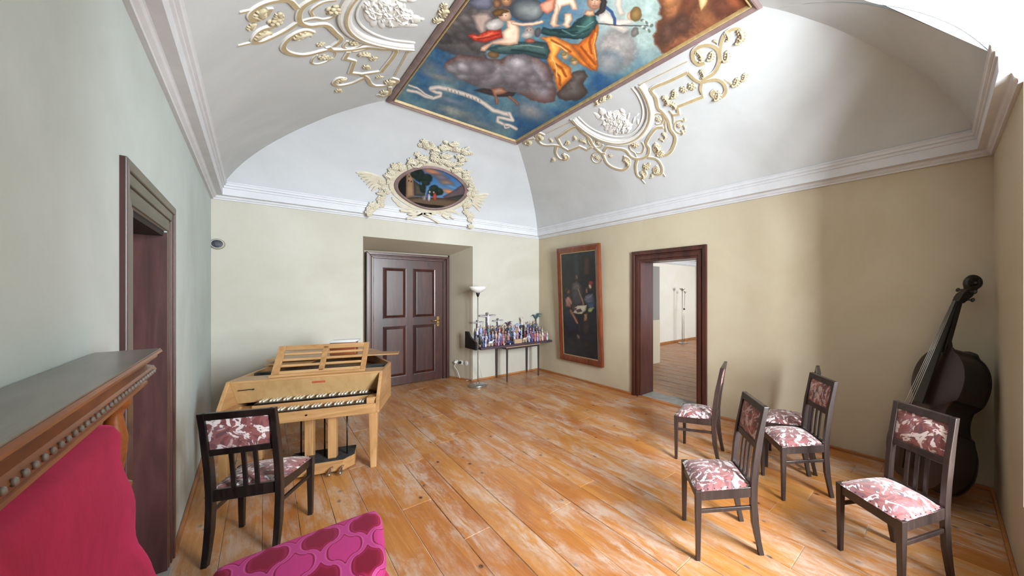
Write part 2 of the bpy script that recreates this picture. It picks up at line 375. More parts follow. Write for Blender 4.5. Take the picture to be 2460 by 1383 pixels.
M['gap'] = mat('putty_and_dirt', lin(92, 64, 44), lin(214, 200, 182), 2.5, (1, .5, 1), coord='World', rough=.8, lo=.40, hi=.55)
fl = MB().box(XL - T, -1.2, -.06, XR + .05, 7.0, -.0032).build('floor', M['gap'], kind='structure')
LN = [-.40, -.15, .02, .19, .36, .53, .70, .89, 1.052, 1.222, 1.40, 1.585, 1.747, 1.892, 2.05, 2.29, 2.45, 2.62, 2.79, 2.97, 3.14, 3.31, 3.48, 3.66, 3.84, 4.05]
KJ = {7: [2.19], 10: [2.03], 15: [1.745], 12: [2.135], 13: [1.715], 6: [2.79], 9: [3.76], 17: [3.255], 11: [1.12], 8: [3.6]}
TL = .016
for i in range(len(LN) - 1):
    js = list(KJ.get(i, [])); y = -1.0
    rr = random.Random(i * 31 + 5)
    cuts = sorted(js + [q for q in (rr.uniform(.2, 1.4), rr.uniform(3.0, 5.2), rr.uniform(4.6, 6.2)) if all(abs(q - k) > .9 for k in js)])
    cuts = [-1.0] + cuts + [6.62]
    for a, c in zip(cuts[:-1], cuts[1:]):
        if c - a < .15: continue
        x0, x1, g = LN[i] + .0015, LN[i + 1] - .0015, .0016
        f = lambda x, y: x + TL * (y - 2)
        dz = rr.uniform(-.0012, .0012)
        MB().hexa([(f(x0, a + g), a + g, -.03), (f(x1, a + g), a + g, -.03), (f(x1, c - g), c - g, -.03), (f(x0, c - g), c - g, -.03), (f(x0, a + g), a + g, dz), (f(x1, a + g), a + g, dz), (f(x1, c - g), c - g, dz), (f(x0, c - g), c - g, dz)]).build('plank', M['floor'], fl, bevel=.002, seg=1)

# ------------------------------------------------------------------ left door: deep dark jamb with architrave
d1 = bpy.data.objects.new('door_1', None); COL.objects.link(d1); d1['kind'] = 'structure'
AW, AP = .125, .03
def archi(prefix, parent, face, a0, a1, zt, w, mats, prof):
    """architrave of stepped strips; face(a, d, z): a along wall, d out of the wall"""
    n = len(prof)
    for i, (o0, o1, dp) in enumerate(prof):
        for nm, poly in (('architrave_post', [(a0 - o1, 0), (a0 - o0, 0), (a0 - o0, zt + o0), (a0 - o1, zt + o1)]), ('architrave_post', [(a1 + o0, 0), (a1 + o1, 0), (a1 + o1, zt + o1), (a1 + o0, zt + o0)]), ('architrave_head', [(a0 - o0, zt + o0), (a1 + o0, zt + o0), (a1 + o1, zt + o1), (a0 - o1, zt + o1)])):
            b = MB(); vs = [face(p, -.004, q) for p, q in poly] + [face(p, dp, q) for p, q in poly]
            b.add(vs, [(3, 2, 1, 0), (4, 5, 6, 7), (0, 1, 5, 4), (1, 2, 6, 5), (2, 3, 7, 6), (3, 0, 4, 7)])
            b.build(nm, mats[1 if nm.endswith('head') else 0], parent, bevel=.004)
archi('l', d1, lambda a, d, z: (XL + d, a, z), DLY0, DLY1, DLZ, .12, (M['frame_wood_purple'], M['lintel_grey']), [(0, .048, .006), (.048, .064, .002), (.064, .108, .010), (.108, .148, .017)])
jd = .40
MB().box(XL - jd, DLY1 - .03, 0, XL + .004, DLY1 - .002, DLZ - .01).build('jamb', M['frame_wood_purple'], d1)
MB().box(XL - jd, DLY0 + .002, 0, XL + .004, DLY0 + .03, DLZ - .01).build('jamb', M['frame_wood_purple'], d1)
MB().box(XL - jd, DLY0 + .002, DLZ - .03, XL - .01, DLY1 - .002, DLZ - .002).build('jamb_head', M['void'], d1)
MB().box(XL - jd + .02, DLY0 + .03, .01, XL - jd + .06, DLY1 - .03, DLZ - .03).build('door_leaf', M['dark_wood'], d1)
MB().box(XL - .41, DLY0 - .0, -.011, XL + .02, DLY1, .014).build('threshold', M['stone'], d1, bevel=.004)

# ------------------------------------------------------------------ back door: four raised panels
d2 = bpy.data.objects.new('door_2', None); COL.objects.link(d2); d2['kind'] = 'structure'
FYD = YB + RD
archi('b', d2, lambda a, d, z: (a, FYD - d, z), 1.285, 2.30, 2.03, .09, (M['frame_wood'], M['frame_wood']), [(0, .03, .03), (.03, .05, .015), (.05, .092, .05)])
LY = FYD + .01
b = MB().box(1.285, LY, .012, 2.30, LY + .045, 2.03)
leaf = b.build('door_leaf', M['dark_wood'], d2)
def raised(x0, x1, z0, z1):
    b = MB(); y = LY
    def ring(i, dy): return [(x0 + i, y + dy, z0 + i), (x1 - i, y + dy, z0 + i), (x1 - i, y + dy, z1 - i), (x0 + i, y + dy, z1 - i)]
    b.loft([ring(-.012, -.001), ring(-.010, -.012), ring(.0, -.010), ring(.004, -.002), ring(.035, -.020), ring(.04, -.021)], cap=False)
    b.add(ring(.04, -.021), [(0, 1, 2, 3)])
    return b.build('raised_panel', M['dark_wood'], d2)
for q in ((1.426, 1.727, 1.095, 1.88), (1.849, 2.164, 1.095, 1.88), (1.426, 1.727, .155, .945), (1.849, 2.164, .155, .945)): raised(*q)
hp = MB().box(2.203, LY - .008, .915, 2.243, LY, 1.085).build('handle_plate', M['brass'], d2, bevel=.006)
MB().tube([(2.223, LY - .005, 1.02), (2.223, LY - .05, 1.02), (2.205, LY - .055, 1.02), (2.11, LY - .052, 1.018)], .009, 8).build('lever', M['brass'], hp, smooth='all')
MB().lathe([(.008, 0), (.008, .004)], 10).build('keyhole', M['black'], hp, loc=(2.223, LY - .009, .96), rot=(math.pi / 2, 0, 0))
for z in (.5, 1.1, 1.7): MB().box(1.272, LY - .02, z - .05, 1.292, LY, z + .05).build('hinge', M['black'], d2, bevel=.005)

# ------------------------------------------------------------------ opening to the next room
d3 = bpy.data.objects.new('door_3', None); COL.objects.link(d3); d3['kind'] = 'structure'
archi('r', d3, lambda a, d, z: (XR - d, a, z), OY0, OY1, OZ, .12, (M['frame_wood'], M['frame_wood']), [(0, .05, .015), (.05, .07, .008), (.07, .125, .032)])
MB().box(XR - .004, OY1 - .03, 0, XR + TR + .01, OY1 - .001, OZ - .002).build('jamb', M['frame_wood'], d3, bevel=.003)
MB().box(XR - .004, OY0 + .001, 0, XR + TR + .01, OY0 + .03, OZ - .002).build('jamb', M['frame_wood'], d3, bevel=.003)
MB().box(XR - .004, OY0 + .03, OZ - .03, XR + TR + .01, OY1 - .03, OZ - .001).build('jamb_head', M['frame_wood'], d3, bevel=.003)
MB().box(XR + .02, OY0 + .03, -.012, XR + TR + .01, OY1 - .03, .022).build('threshold', M['stone'], d3, bevel=.006)
MB().box(XR - .035, OY0 + .0, -.005, XR + .02, OY1 - .0, .016).build('threshold_strip', M['base_wood'], d3, bevel=.006)
# the next room
NXA, NXB, NYA, NYB, NZ = XR + TR, 9.95, -.25, 6.3, 3.2
M['nr_wall'] = plaster('cream_plaster', lin(226, 221, 208), lin(234, 231, 222))
fl2 = MB().box(XR + .06, NYA - .1, -.06, NXB + .1, NYB + .1, -.011).build('floor_next_room', M['gap'], kind='structure')
for i in range(26):
    x0 = NXA - .3 + i * .25
    if x0 > NXB: break
    lo = 0 if x0 < NXA + .02 else 0
    for a, c in ((NYA, 1.2 + (i * .77) % 1.6), (1.2 + (i * .77) % 1.6, 4.2 + (i * .53) % 1.4), (4.2 + (i * .53) % 1.4, NYB)):
        xa = max(x0 + .003, NXA + .012)
        if x0 + .247 - xa < .02: continue
        MB().box(xa, a + .002, -.03, min(x0 + .247, NXB), c - .002, 0).build('plank', M['floor'], fl2, bevel=.002, seg=1)
MB().box(NXA, NYB, 0, NXB + .2, NYB + .2, 3.4).build('wall_next_room_back', M['nr_wall'], kind='structure')
MB().box(NXB, NYA - .2, 0, NXB + .2, NYB, 3.4).build('wall_next_room_far', M['nr_wall'], kind='structure')
b = MB(); wy = NYA
for q in ((NXA, -.001, 7.4, 3.4), (9.4, -.001, NXB, 3.4), (7.4, -.001, 9.4, .6), (7.4, 2.6, 9.4, 3.4)): b.box(q[0], wy - .2, q[1], q[2], wy, q[3])
b.build('wall_next_room_near', M['nr_wall'], kind='structure')
MB().box(NXA, NYA - .2, 3.2, NXB + .2, NYB + .2, 3.3).build('ceiling_next_room', M['vault_b'], kind='structure')
b = MB().sweep([(0, 2.33), (.02, 2.34), (.05, 2.37), (.055, 2.42), (.08, 2.45), (.08, 2.47), (0, 2.5)], [NXA, NXB], lambda t, d, z: (t, NYB - d, z)); b.build('trim_cornice_next_room', M['cornice'], kind='structure')
MB().sweep([(0, 2.33), (.02, 2.34), (.05, 2.37), (.055, 2.42), (.08, 2.45), (.08, 2.47), (0, 2.5)], [NYA, NYB], lambda t, d, z: (NXB - d, t, z)).build('trim_cornice_next_room_far', M['cornice'], kind='structure')
MB().beam((NXA, NYB - .01, .03), (NXB, NYB - .01, .03), .02, .06).build('baseboard_next_room', M['base_wood'], kind='structure', bevel=.005)
M['cab_cream'] = mat('cream_lacquer', lin(222, 212, 188), rough=.5); M['cab_grey'] = mat('grey_lacquer', lin(160, 158, 152), rough=.5)
t = thing('tall_cabinet', 'tall narrow cabinet, cream below and grey above, beyond the open doorway', 'cabinet', (5.60, 4.705, 0))
MB().box(0, 0, 0, .45, .5, .92).build('lower_case', M['cab_cream'], t, bevel=.006)
MB().box(0, .01, .92, .45, .49, 2.05).build('upper_case', M['cab_grey'], t, bevel=.006)
M['steel'] = mat('brushed_steel', lin(196, 195, 192), lin(170, 168, 164), 30, (1, 1, .05), rough=.35, metal=.85)
M['chrome'] = mat('chrome', lin(205, 205, 208), rough=.12, metal=1)
M['frosted'] = mat('frosted_glass', lin(236, 234, 230), rough=.35)
t = thing('floor_lamp', 'slim two-headed floor lamp in the room beyond the doorway', 'lamp', (8.8, 6.0, 0))
MB().lathe([(.02, .0), (.14, .0), (.145, .012), (.13, .03), (.03, .04), (.012, .06)], 28).build('base', M['steel'], t, smooth=True)
MB().tube([(-.03, 0, .04), (-.03, 0, 1.56)], .011, 10).build('pole', M['steel'], t, smooth='all')
MB().lathe([(.012, 1.53), (.03, 1.55), (.06, 1.58), (.09, 1.615), (.085, 1.617), (.05, 1.59), (.01, 1.57)], 24, (-.03, 0, 0), cap=False).build('shade', M['steel'], t, smooth='all')
MB().tube([(.06, 0, .04), (.06, 0, .9), (.075, 0, 1.0), (.11, 0, 1.5)], .008, 8).build('reading_arm', M['steel'], t, smooth='all')
MB().lathe([(.01, 1.47), (.025, 1.48), (.05, 1.53), (.046, 1.532), (.02, 1.49)], 20, (.125, 0, 0), cap=False).build('reading_head', M['steel'], t, smooth='all')
MB().box(.05, -.02, .98, .09, .02, 1.03).build('joint', M['black'], t, bevel=.005)

# ------------------------------------------------------------------ uplighter in the corner
LP = onZ(1148, 927, 0)
t = thing('floor_lamp', 'tall steel uplighter with white glass bowl in front of the recess corner', 'lamp', (LP.x, LP.y, 0))
MB().lathe([(.02, 0), (.135, 0), (.14, .01), (.137, .025), (.11, .037), (.03, .045), (.014, .07)], 32).build('base', M['steel'], t, smooth=True, angle=50)
MB().tube([(0, 0, .05), (0, 0, 1.46)], .0075, 12).build('pole', M['steel'], t, smooth='all')
MB().lathe([(.012, 1.43), (.02, 1.45), (.032, 1.50), (.03, 1.505), (.012, 1.46)], 20).build('socket_cone', M['black'], t, smooth='all')
MB().lathe([(.02, 1.49), (.06, 1.505), (.105, 1.54), (.138, 1.59), (.132, 1.592), (.10, 1.548), (.058, 1.513), (.01, 1.50)], 36, cap=False).build('glass_bowl', M['frosted'], t, smooth='all')
MB().lathe([(.013, .78), (.016, .80), (.013, .82)], 12).build('switch', M['black'], t, smooth='all')
MB().tube([(0.01, 0, .42), (.10, .12, .2), (.2, .3, .03), (.22, .42, .012), (.0, .45, .012)], .004, 6).build('cable', M['plastic'], t, smooth='all')

# ------------------------------------------------------------------ wall sockets in the recess reveal, vent tube in the corner
dv = Vector((RX1 - BX1, -RD, 0)).normalized(); nrm = Vector((-dv.y * -1, 0, 0))
nv = Vector((-RD, -(RX1 - BX1), 0)).normalized()
def on_reveal(x, y):
    d = Vector(ray(x, y)); A = Vector((RX1, YB, EYE)); tt = (A - Vector((0, 0, EYE))).dot(nv) / d.dot(nv); return Vector((0, 0, EYE)) + d * tt
for k, (x, y, lab) in enumerate(((1097, 869, 'white square wall socket nearest the door in the recess, with a plug'), (1108, 870, 'white square wall socket in the middle of the recess row, with a plug'), (1120.5, 872, 'round white blank wall plate nearest the lamp in the recess'))):
    p = on_reveal(x, y); t = thing('wall_socket', lab, 'socket', p, math.atan2(nv.y, nv.x) + math.pi / 2, 'sockets in the door recess')
    if k < 2:
        MB().box(-.036, -.012, -.036, .036, 0, .036).build('cover', M['plastic'], t, bevel=.005)
        MB().lathe([(.021, 0), (.021, .02), (.014, .035)], 16).build('plug', M['plastic' if k == 0 else 'black'], t, rot=(math.pi / 2, 0, 0), loc=(0, -.01, 0), smooth=True)
    else:
        MB().lathe([(.042, 0), (.042, .008), (.036, .012)], 28).build('cover', M['plastic'], t, rot=(math.pi / 2, 0, 0), smooth=True)
p = on_reveal(1098, 872); q = on_reveal(1112, 906)
tag(MB().tube([p + nv * .03, p + nv * .05 + Vector((0, 0, -.05)), (p + q) / 2 + nv * .05, q + nv * .06], .004, 6).build('power_cable', M['plastic'], smooth='all'), 'thin white cable hanging from the recess sockets to the floor', 'cable')
t = thing('vent_pipe', 'round dark pipe end in the plaster of the left back corner', 'vent', onY(522, 586, YB - .005), 0)
MB().lathe([(.05, 0), (.060, .0), (.052, .030), (.047, .040), (.044, .040), (.044, -.004)], 28, cap=False).build('collar', M['wall_pale'], t, rot=(math.pi / 2, 0, 0), smooth='all')
M['vent'] = mat('grey_mesh', lin(34, 36, 44), lin(66, 68, 78), 60, rough=.5)
MB().lathe([(.0445, .030), (.02, .036), (.001, .037)], 24).build('grille', M['vent'], t, rot=(math.pi / 2, 0, 0))

# ------------------------------------------------------------------ chairs
def fabricmat(name, reds, whites):
    m, nt, b = nodes_of(name); b.inputs['Roughness'].default_value = .55; b.inputs['Sheen Weight'].default_value = .25
    oi = N(nt, 'ShaderNodeObjectInfo'); v = coords(nt, 'Object')
    off = N(nt, 'ShaderNodeVectorMath', operation='SCALE'); off.inputs[0].default_value = (3, 5, 2); nt.links.new(oi.outputs['Random'], off.inputs[3])
    ad = N(nt, 'ShaderNodeVectorMath', operation='ADD'); nt.links.new(v, ad.inputs[0]); nt.links.new(off.outputs[0], ad.inputs[1])
    f = noise(nt, ad.outputs[0], 8.0, 3, .5, 2.6); g = noise(nt, ad.outputs[0], 10, 3, .5, 2.6); h = noise(nt, ad.outputs[0], 26, 3, .5, 1.0)
    col = ramp(nt, f, [(.30, lin(92, 72, 84)), (.42, reds[0]), (.52, reds[1]), (.62, reds[2]), (.72, lin(214, 176, 170))])
    col = mixc(nt, ramp(nt, g, [(.535, (0, 0, 0, 1)), (.565, (whites, whites, whites, 1)), (.66, (whites, whites, whites, 1)), (.70, (0, 0, 0, 1))]), col, lin(236, 228, 224))
    col = mixc(nt, ramp(nt, h, [(.60, (0, 0, 0, 1)), (.70, (.5, .5, .5, 1))]), col, lin(110, 84, 96))
    nt.links.new(col, b.inputs['Base Color']); bump(nt, b, h, .15, .003)
    return m
M['seat_fab'] = fabricmat('brocade_pale', (lin(112, 60, 60), lin(144, 84, 80), lin(122, 82, 90)), .8)
M['back_fab'] = fabricmat('brocade_rust', (lin(98, 44, 34), lin(140, 68, 54), lin(162, 94, 80)), .45)
M['chair_wood'] = woodmat('dark_stained_beech', lin(30, 21, 20), lin(44, 33, 30), lin(64, 50, 46), 'z', 6, .38, .15)
M['chair_wood_black'] = woodmat('black_stained_beech', lin(12, 9, 9), lin(22, 16, 15), lin(48, 36, 32), 'z', 6, .36, .15)
M['stud'] = mat('dark_upholstery_nail', lin(46, 40, 44), rough=.4, metal=.6)
POST = [(-.250, 0), (-.232, .08), (-.214, .18), (-.205, .30), (-.206, .40), (-.218, .52), (-.236, .64), (-.258, .76), (-.276, .846)]
def post_y(z):
    for (y0, z0), (y1, z1) in zip(POST[:-1], POST[1:]):
        if z <= z1: return y0 + (y1 - y0) * (z - z0) / (z1 - z0)
    return POST[-1][0]
def make_chair(label, wood, seatm, backm):
    t = thing('chair', label, 'chair', group='brocade chairs')
    FW, RW, FY = .176, .150, .122
    for s in (-1, 1):
        MB().beam((s * FW, FY, 0), (s * FW, FY, .392), .024, .024, (0, 1, 0), .036, .036).build('front_leg', wood, t, bevel=.003)
        b = MB(); rings = []
        for y, z in POST:
            w = .030 if z > .05 else .026; dpt = .040 if .1 < z < .75 else .030
            rings.append([(s * RW - w / 2, y - dpt / 2, z), (s * RW + w / 2, y - dpt / 2, z), (s * RW + w / 2, y + dpt / 2, z), (s * RW - w / 2, y + dpt / 2, z)])
        b.loft(rings).build('rear_leg', wood, t, bevel=.003)
        MB().beam((s * (FW - .002), FY, .362), (s * RW, -.205, .362), .020, .058).build('side_rail', wood, t, bevel=.003)
        MB().beam((s * FW, FY, .272), (s * RW, -.208, .272), .014, .022).build('side_stretcher', wood, t, bevel=.003)
    MB().beam((-FW, FY, .362), (FW, FY, .362), .020, .058).build('front_rail', wood, t, bevel=.003)
    MB().beam((-RW, -.205, .366), (RW, -.205, .366), .022, .066).build('rear_rail', wood, t, bevel=.003)
    # back: rails, upholstered panel, three slats
    def rail(z0, z1, nm, th=.024):
        b = MB(); y0, y1 = post_y(z0), post_y(z1)
        b.hexa([(-RW, y0 - th / 2, z0), (RW, y0 - th / 2, z0), (RW, y0 + th / 2, z0), (-RW, y0 + th / 2, z0), (-RW, y1 - th / 2, z1), (RW, y1 - th / 2, z1), (RW, y1 + th / 2, z1), (-RW, y1 + th / 2, z1)])
        b.build(nm, wood, t, bevel=.003)
    rail(.806, .846, 'top_rail', .028); rail(.598, .634, 'middle_rail')
    P = []; z0, z1 = .632, .808
    for side in (1, -1):
        rows = []
        for i in range(9):
            row = []
            for j in range(7):
                a, c = i / 8, j / 6; z = z0 + (z1 - z0) * c; puff = .011 * (1 - (2 * a - 1) ** 4) * (1 - (2 * c - 1) ** 4)
                row.append((-RW + .014 + (2 * RW - .028) * a, post_y(z) + side * (.004 + puff), z))
            rows.append(row)
        P.append(rows)
    b = MB(); b.grid(P[0]); b.grid(P[1]); b.build('back_panel', backm, t, smooth='all')
    for x in (-.052, 0, .052):
        b = MB(); rings = []
        for z in (.385, .46, .54, .606): y = post_y(z); rings.append([(x - .010, y - .006, z), (x + .010, y - .006, z), (x + .010, y + .006, z), (x - .010, y + .006, z)])
        b.loft(rings).build('slat', wood, t, bevel=.002)
    rows = []
    for i in range(15):
        row = []
        for j in range(13):
            a, c = i / 14, j / 12; y = FY + .016 - (FY + .016 + .192) * c; hw = (FW + .014) + (RW - FW - .004) * c
            e = max(0, (1 - abs(2 * a - 1) ** 3.2)) ** .8 * max(0, (1 - abs(2 * c - 1) ** 3.2)) ** .8
            row.append((-hw + 2 * hw * a, y, .388 + .046 * e))
        rows.append(row)
    b = MB().grid(rows); b.build('seat', seatm, t, smooth='all')
    b = MB()
    for s in (-1, 1):
        for k in range(8):
            c = (k + .5) / 8; y = FY - (FY + .185) * c; hw = (FW + .006) + (RW - FW - .004) * c; b.ell((s * hw, y, .395), (.0032, .0032, .003), 6, 4)
    for k in range(8): b.ell((-FW + .02 + (2 * FW - .04) * k / 7, FY + .008, .395), (.0032, .0032, .003), 6, 4)
    b.build('nail_trim', M['stud'], t, kind='stuff', smooth='all')
    return t
c0 = make_chair('near-black chair with brocade seat seen from behind at the harpsichord', M['chair_wood_black'], M['seat_fab'], M['seat_fab'])
c0.location = (.059, 3.150, 0); c0.rotation_euler.z = math.radians(-25)
cF = make_chair('dark chair with rust brocade back nearest the middle of the floor', M['chair_wood'], M['seat_fab'], M['back_fab'])
cF.location = (1.945, 1.125, 0); cF.rotation_euler.z = math.radians(46.5)
for loc, a, lab, bk in (((2.872, .988), 45.5, 'dark chair in the middle of the right-hand group, half hiding the chair behind it', M['back_fab']),
                    ((2.862, 1.832), 22, 'dark chair standing alone beside the open doorway', M['back_fab']),
                    ((3.276, 1.168), 17, 'dark chair against the ochre wall, partly hidden behind another chair', M['back_fab']),
                    ((2.392, .312), 58.6, 'large near chair with pale pink brocade back in front of the double bass', M['seat_fab'])):
    c = dup(cF); c.location = (*loc, 0); c.rotation_euler.z = math.radians(a); c['label'] = lab
    for ch in c.children:
        if ch.name.startswith('back_panel') and bk is not M['back_fab']: ch.data = ch.data.copy(); ch.data.materials[0] = bk

# ------------------------------------------------------------------ harpsichord with two manuals
HR = math.atan2(-.372, .928)
hs = thing('harpsichord', 'light oak two-manual harpsichord with slatted music desk before the left wall', 'harpsichord', (-.204, 4.009, 0), HR)
M['oak'] = woodmat('oak', lin(146, 102, 58), lin(178, 134, 86), lin(200, 160, 112), 'x', 5, .42, .1)
M['oak_v'] = woodmat('oak_upright', lin(146, 102, 58), lin(178, 134, 86), lin(200, 160, 112), 'z', 5, .42, .1)
M['oak_y'] = woodmat('oak_lengthwise', lin(142, 98, 56), lin(174, 130, 84), lin(196, 156, 108), 'y', 5, .42, .1)
M['ply'] = woodmat('birch_ply', lin(176, 138, 90), lin(190, 154, 106), lin(202, 168, 120), 'z', 3, .4, .1)
M['ebony'] = mat('ebony', lin(16, 14, 14), rough=.3)
M['bone'] = mat('bone', lin(226, 218, 200), rough=.35)
M['felt'] = mat('dark_felt', lin(34, 36, 36), lin(58, 60, 58), 20, rough=.9)
HW, HB, HT = 1.03, .47, .80
def side(x0, x1, prof, nm): MB().prism(prof, x0, x1, lambda a, c, z: (z, a, c)).build(nm, M['oak_y'], hs, bevel=.003)
side(0, .025, [(0, HB), (0, .575), (.15, HT), (1.78, HT), (1.78, HB)], 'spine')
side(HW - .025, HW, [(0, HB), (0, .575), (.15, HT), (.56, HT), (.56, HB)], 'cheek')
bent = []
for k in range(21):
    u = k / 20; bent.append((HW - .0125 - .70 * (u ** 1.15) * (1 - .25 * math.sin(math.pi * u)), .56 + 1.14 * u))
b = MB(); rings = []
for k, (x, y) in enumerate(bent): rings.append([(x - .0125, y, HB), (x + .0125, y, HB), (x + .0125, y, HT), (x - .0125, y, HT)])
b.loft(rings).build('bentside', M['oak_y'], hs, smooth=True)
MB().beam((bent[-1][0], bent[-1][1], (HB + HT) / 2), (.0, 1.78, (HB + HT) / 2), .024, HT - HB).build('tail', M['oak'], hs)
plan = [(.02, .02), (HW - .02, .02)] + [(HW - .02, .56)] + bent[1:] + [(.02, 1.77)]
MB().prism(plan, HB, HB + .02).build('bottom_board', M['oak_y'], hs)
pl2 = [(.025, .30), (HW - .03, .30), (HW - .03, .56)] + [(x - .01, y) for x, y in bent[1:]] + [(.025, 1.76)]
MB().prism(pl2, .70, .71).build('soundboard', M['oak_y'], hs)
MB().box(.025, -.002, HB, HW - .025, .022, .552).build('key_slip', M['oak'], hs, bevel=.003)
MB().box(.025, .022, .49, HW - .025, .30, .525).build('key_bed', M['oak'], hs)
MB().lathe([(.007, 0), (.007, .004)], 12).build('lock_hole', M['ebony'], hs, loc=(.54, -.002, .515), rot=(math.pi / 2, 0, 0))
# nameboard leaning back, top board above it
b = MB(); b.hexa([(.025, .25, .60), (HW - .025, .25, .60), (HW - .025, .27, .60), (.025, .27, .60), (.025, .150, .782), (HW - .025, .150, .782), (HW - .025, .172, .782), (.025, .172, .782)])
nb = b.build('nameboard', M['ply'], hs, bevel=.002)
MB().box(.025, .145, .782, HW - .025, .34, .80).build('top_board', M['oak'], hs, bevel=.003)
def onname(x, z): return Vector((x, .25 + (.150 - .25) * (z - .60) / .182 - .0015, z))
tilt = math.atan2(.100, .182)
M['label_red'] = mat('red_lettered_plate', lin(168, 70, 44), lin(196, 104, 70), 60, (1, .3, 1), rough=.5)
MB().box(-.042, -.003, -.009, .042, 0, .009).build('name_plate', M['label_red'], nb, loc=onname(.57, .742), rot=(tilt, 0, 0))
b = MB().tube([(-.04, -.006, 0), (.03, -.006, .004), (.05, -.008, .004)], .0035, 6); b.ell((.052, -.008, .004), (.007, .006, .007), 8, 6)
b.build('hook', M['ebony'], nb, loc=onname(.10, .722), rot=(tilt, 0, 0), smooth='all')
for xx in (.06, .97): MB().box(xx - .035, .022, .525, xx + .035, .15, .60).build('key_block', M['oak'], hs, bevel=.003)
# manuals: dark naturals, pale sharps
def manual(nm, y0, y1, z, x0=.17, x1=.945):
    p = MB().box(x0 - .004, y0 + .004, z - .03, x1 + .004, y1, z - .012).build(nm, M['oak'], hs)
    n = 36; w = (x1 - x0) / n; nat = MB(); shp = MB()
    for k in range(n):
        nat.box(x0 + k * w + .0006, y0, z - .014, x0 + (k + 1) * w - .0006, y1, z)
        if k % 7 not in (2, 6) and k < n - 1: shp.hexa([(x0 + (k + 1) * w - .0055, y0 + .036, z), (x0 + (k + 1) * w + .0055, y0 + .036, z), (x0 + (k + 1) * w + .0055, y1, z), (x0 + (k + 1) * w - .0055, y1, z), (x0 + (k + 1) * w - .004, y0 + .042, z + .012), (x0 + (k + 1) * w + .004, y0 + .042, z + .012), (x0 + (k + 1) * w + .004, y1, z + .012), (x0 + (k + 1) * w - .004, y1, z + .012)])
    nat.build('natural_keys', M['ebony'], p, kind='stuff'); shp.build('sharp_keys', M['bone'], p, kind='stuff')
    return p
manual('lower_manual', .026, .128, .558); manual('upper_manual', .135, .242, .612)
MB().box(.16, .128, .525, .955, .14, .598).build('upper_key_slip', M['oak'], hs, bevel=.002)
MB().box(.025, .022, .552, .165, .25, .575).build('key_block_shelf', M['oak'], hs, bevel=.002)
MB().box(.12, .03, .575, .17, .05, .588).build('paper_tag', M['plastic'], hs)
# inside: pin block, jack rail, strings, felt strip
MB().box(.03, .34, .70, HW - .03, .50, .765).build('pin_block', M['oak'], hs)
MB().box(.028, .50, .76, HW - .028, .545, .795).build('jack_rail', M['felt'], hs, bevel=.004)
b = MB()
for k in range(30):
    x = .06 + .9 * k / 29; L = 1.68 - 1.1 * (k / 29) ** .8; b.tube([(x, .40, .772), (x - .02, L, .745)], .0011, 4)
b.build('strings', M['steel'], hs, kind='stuff')
b = MB(); b.tube([(.78, .62, .775), (.83, .58, .79), (.92, .60, .785), (.99, .63, .775)], .005, 6); b.build('lid_prop', M['ebony'], hs, smooth='all')
# folded lid resting on the case
lid = [(-.035, .87), (HW + .03, .80)] + [(HW + .02, .95)] + [(x + .04, y) for x, y in bent[8:]] + [(-.03, 1.82)]
MB().prism(lid, .838, .852).build('lid', M['oak'], hs, bevel=.003)
MB().prism([(-.02, .80), (.33, .78), (.33, 1.30), (-.02, 1.34)], .806, .818).build('lid_flap', M['oak'], hs, bevel=.002)
for x in (.08, .60): MB().box(x, .95, .80, x + .05, 1.0, .838).build('lid_block', M['ebony'], hs)
# music desk
dk = MB(); A0, A1 = Vector((0, .215, .80)), Vector((0, .385, 1.035))
dd = (A1 - A0).normalized(); L = (A1 - A0).length
desk = MB().beam((.235, .20, .81), (.885, .20, .81), .02, .02).build('music_desk', M['oak'], hs, bevel=.002)
def dpt(x, s, o=0): p = A0 + dd * s; return (x, p.y + o * dd.z, p.z - o * dd.y)
def dbar(x0, x1, s0, s1, nm, sk0=0, sk1=0, th=.012):
    b = MB(); vs = [dpt(x0, s0), dpt(x1, s0), dpt(x1 + sk1, s1), dpt(x0 + sk0, s1)]; vs2 = [dpt(x0, s0, th), dpt(x1, s0, th), dpt(x1 + sk1, s1, th), dpt(x0 + sk0, s1, th)]
    b.add(vs + vs2, [(3, 2, 1, 0), (4, 5, 6, 7), (0, 1, 5, 4), (1, 2, 6, 5), (2, 3, 7, 6), (3, 0, 4, 7)]); b.build(nm, M['oak_v' if nm == 'stile' else 'oak'], desk, bevel=.003)
dbar(.235, .285, 0, L, 'stile', -.0, -.0); dbar(.545, .585, .03, L - .02, 'stile'); dbar(.845, .885, 0, L, 'stile')
dbar(.285, .845, 0, .05, 'rail'); dbar(.285, .845, L - .045, L, 'rail')
for s in (.087, .142, .197): dbar(.285, .545, s, s + .022, 'slat'); dbar(.585, .845, s, s + .022, 'slat')
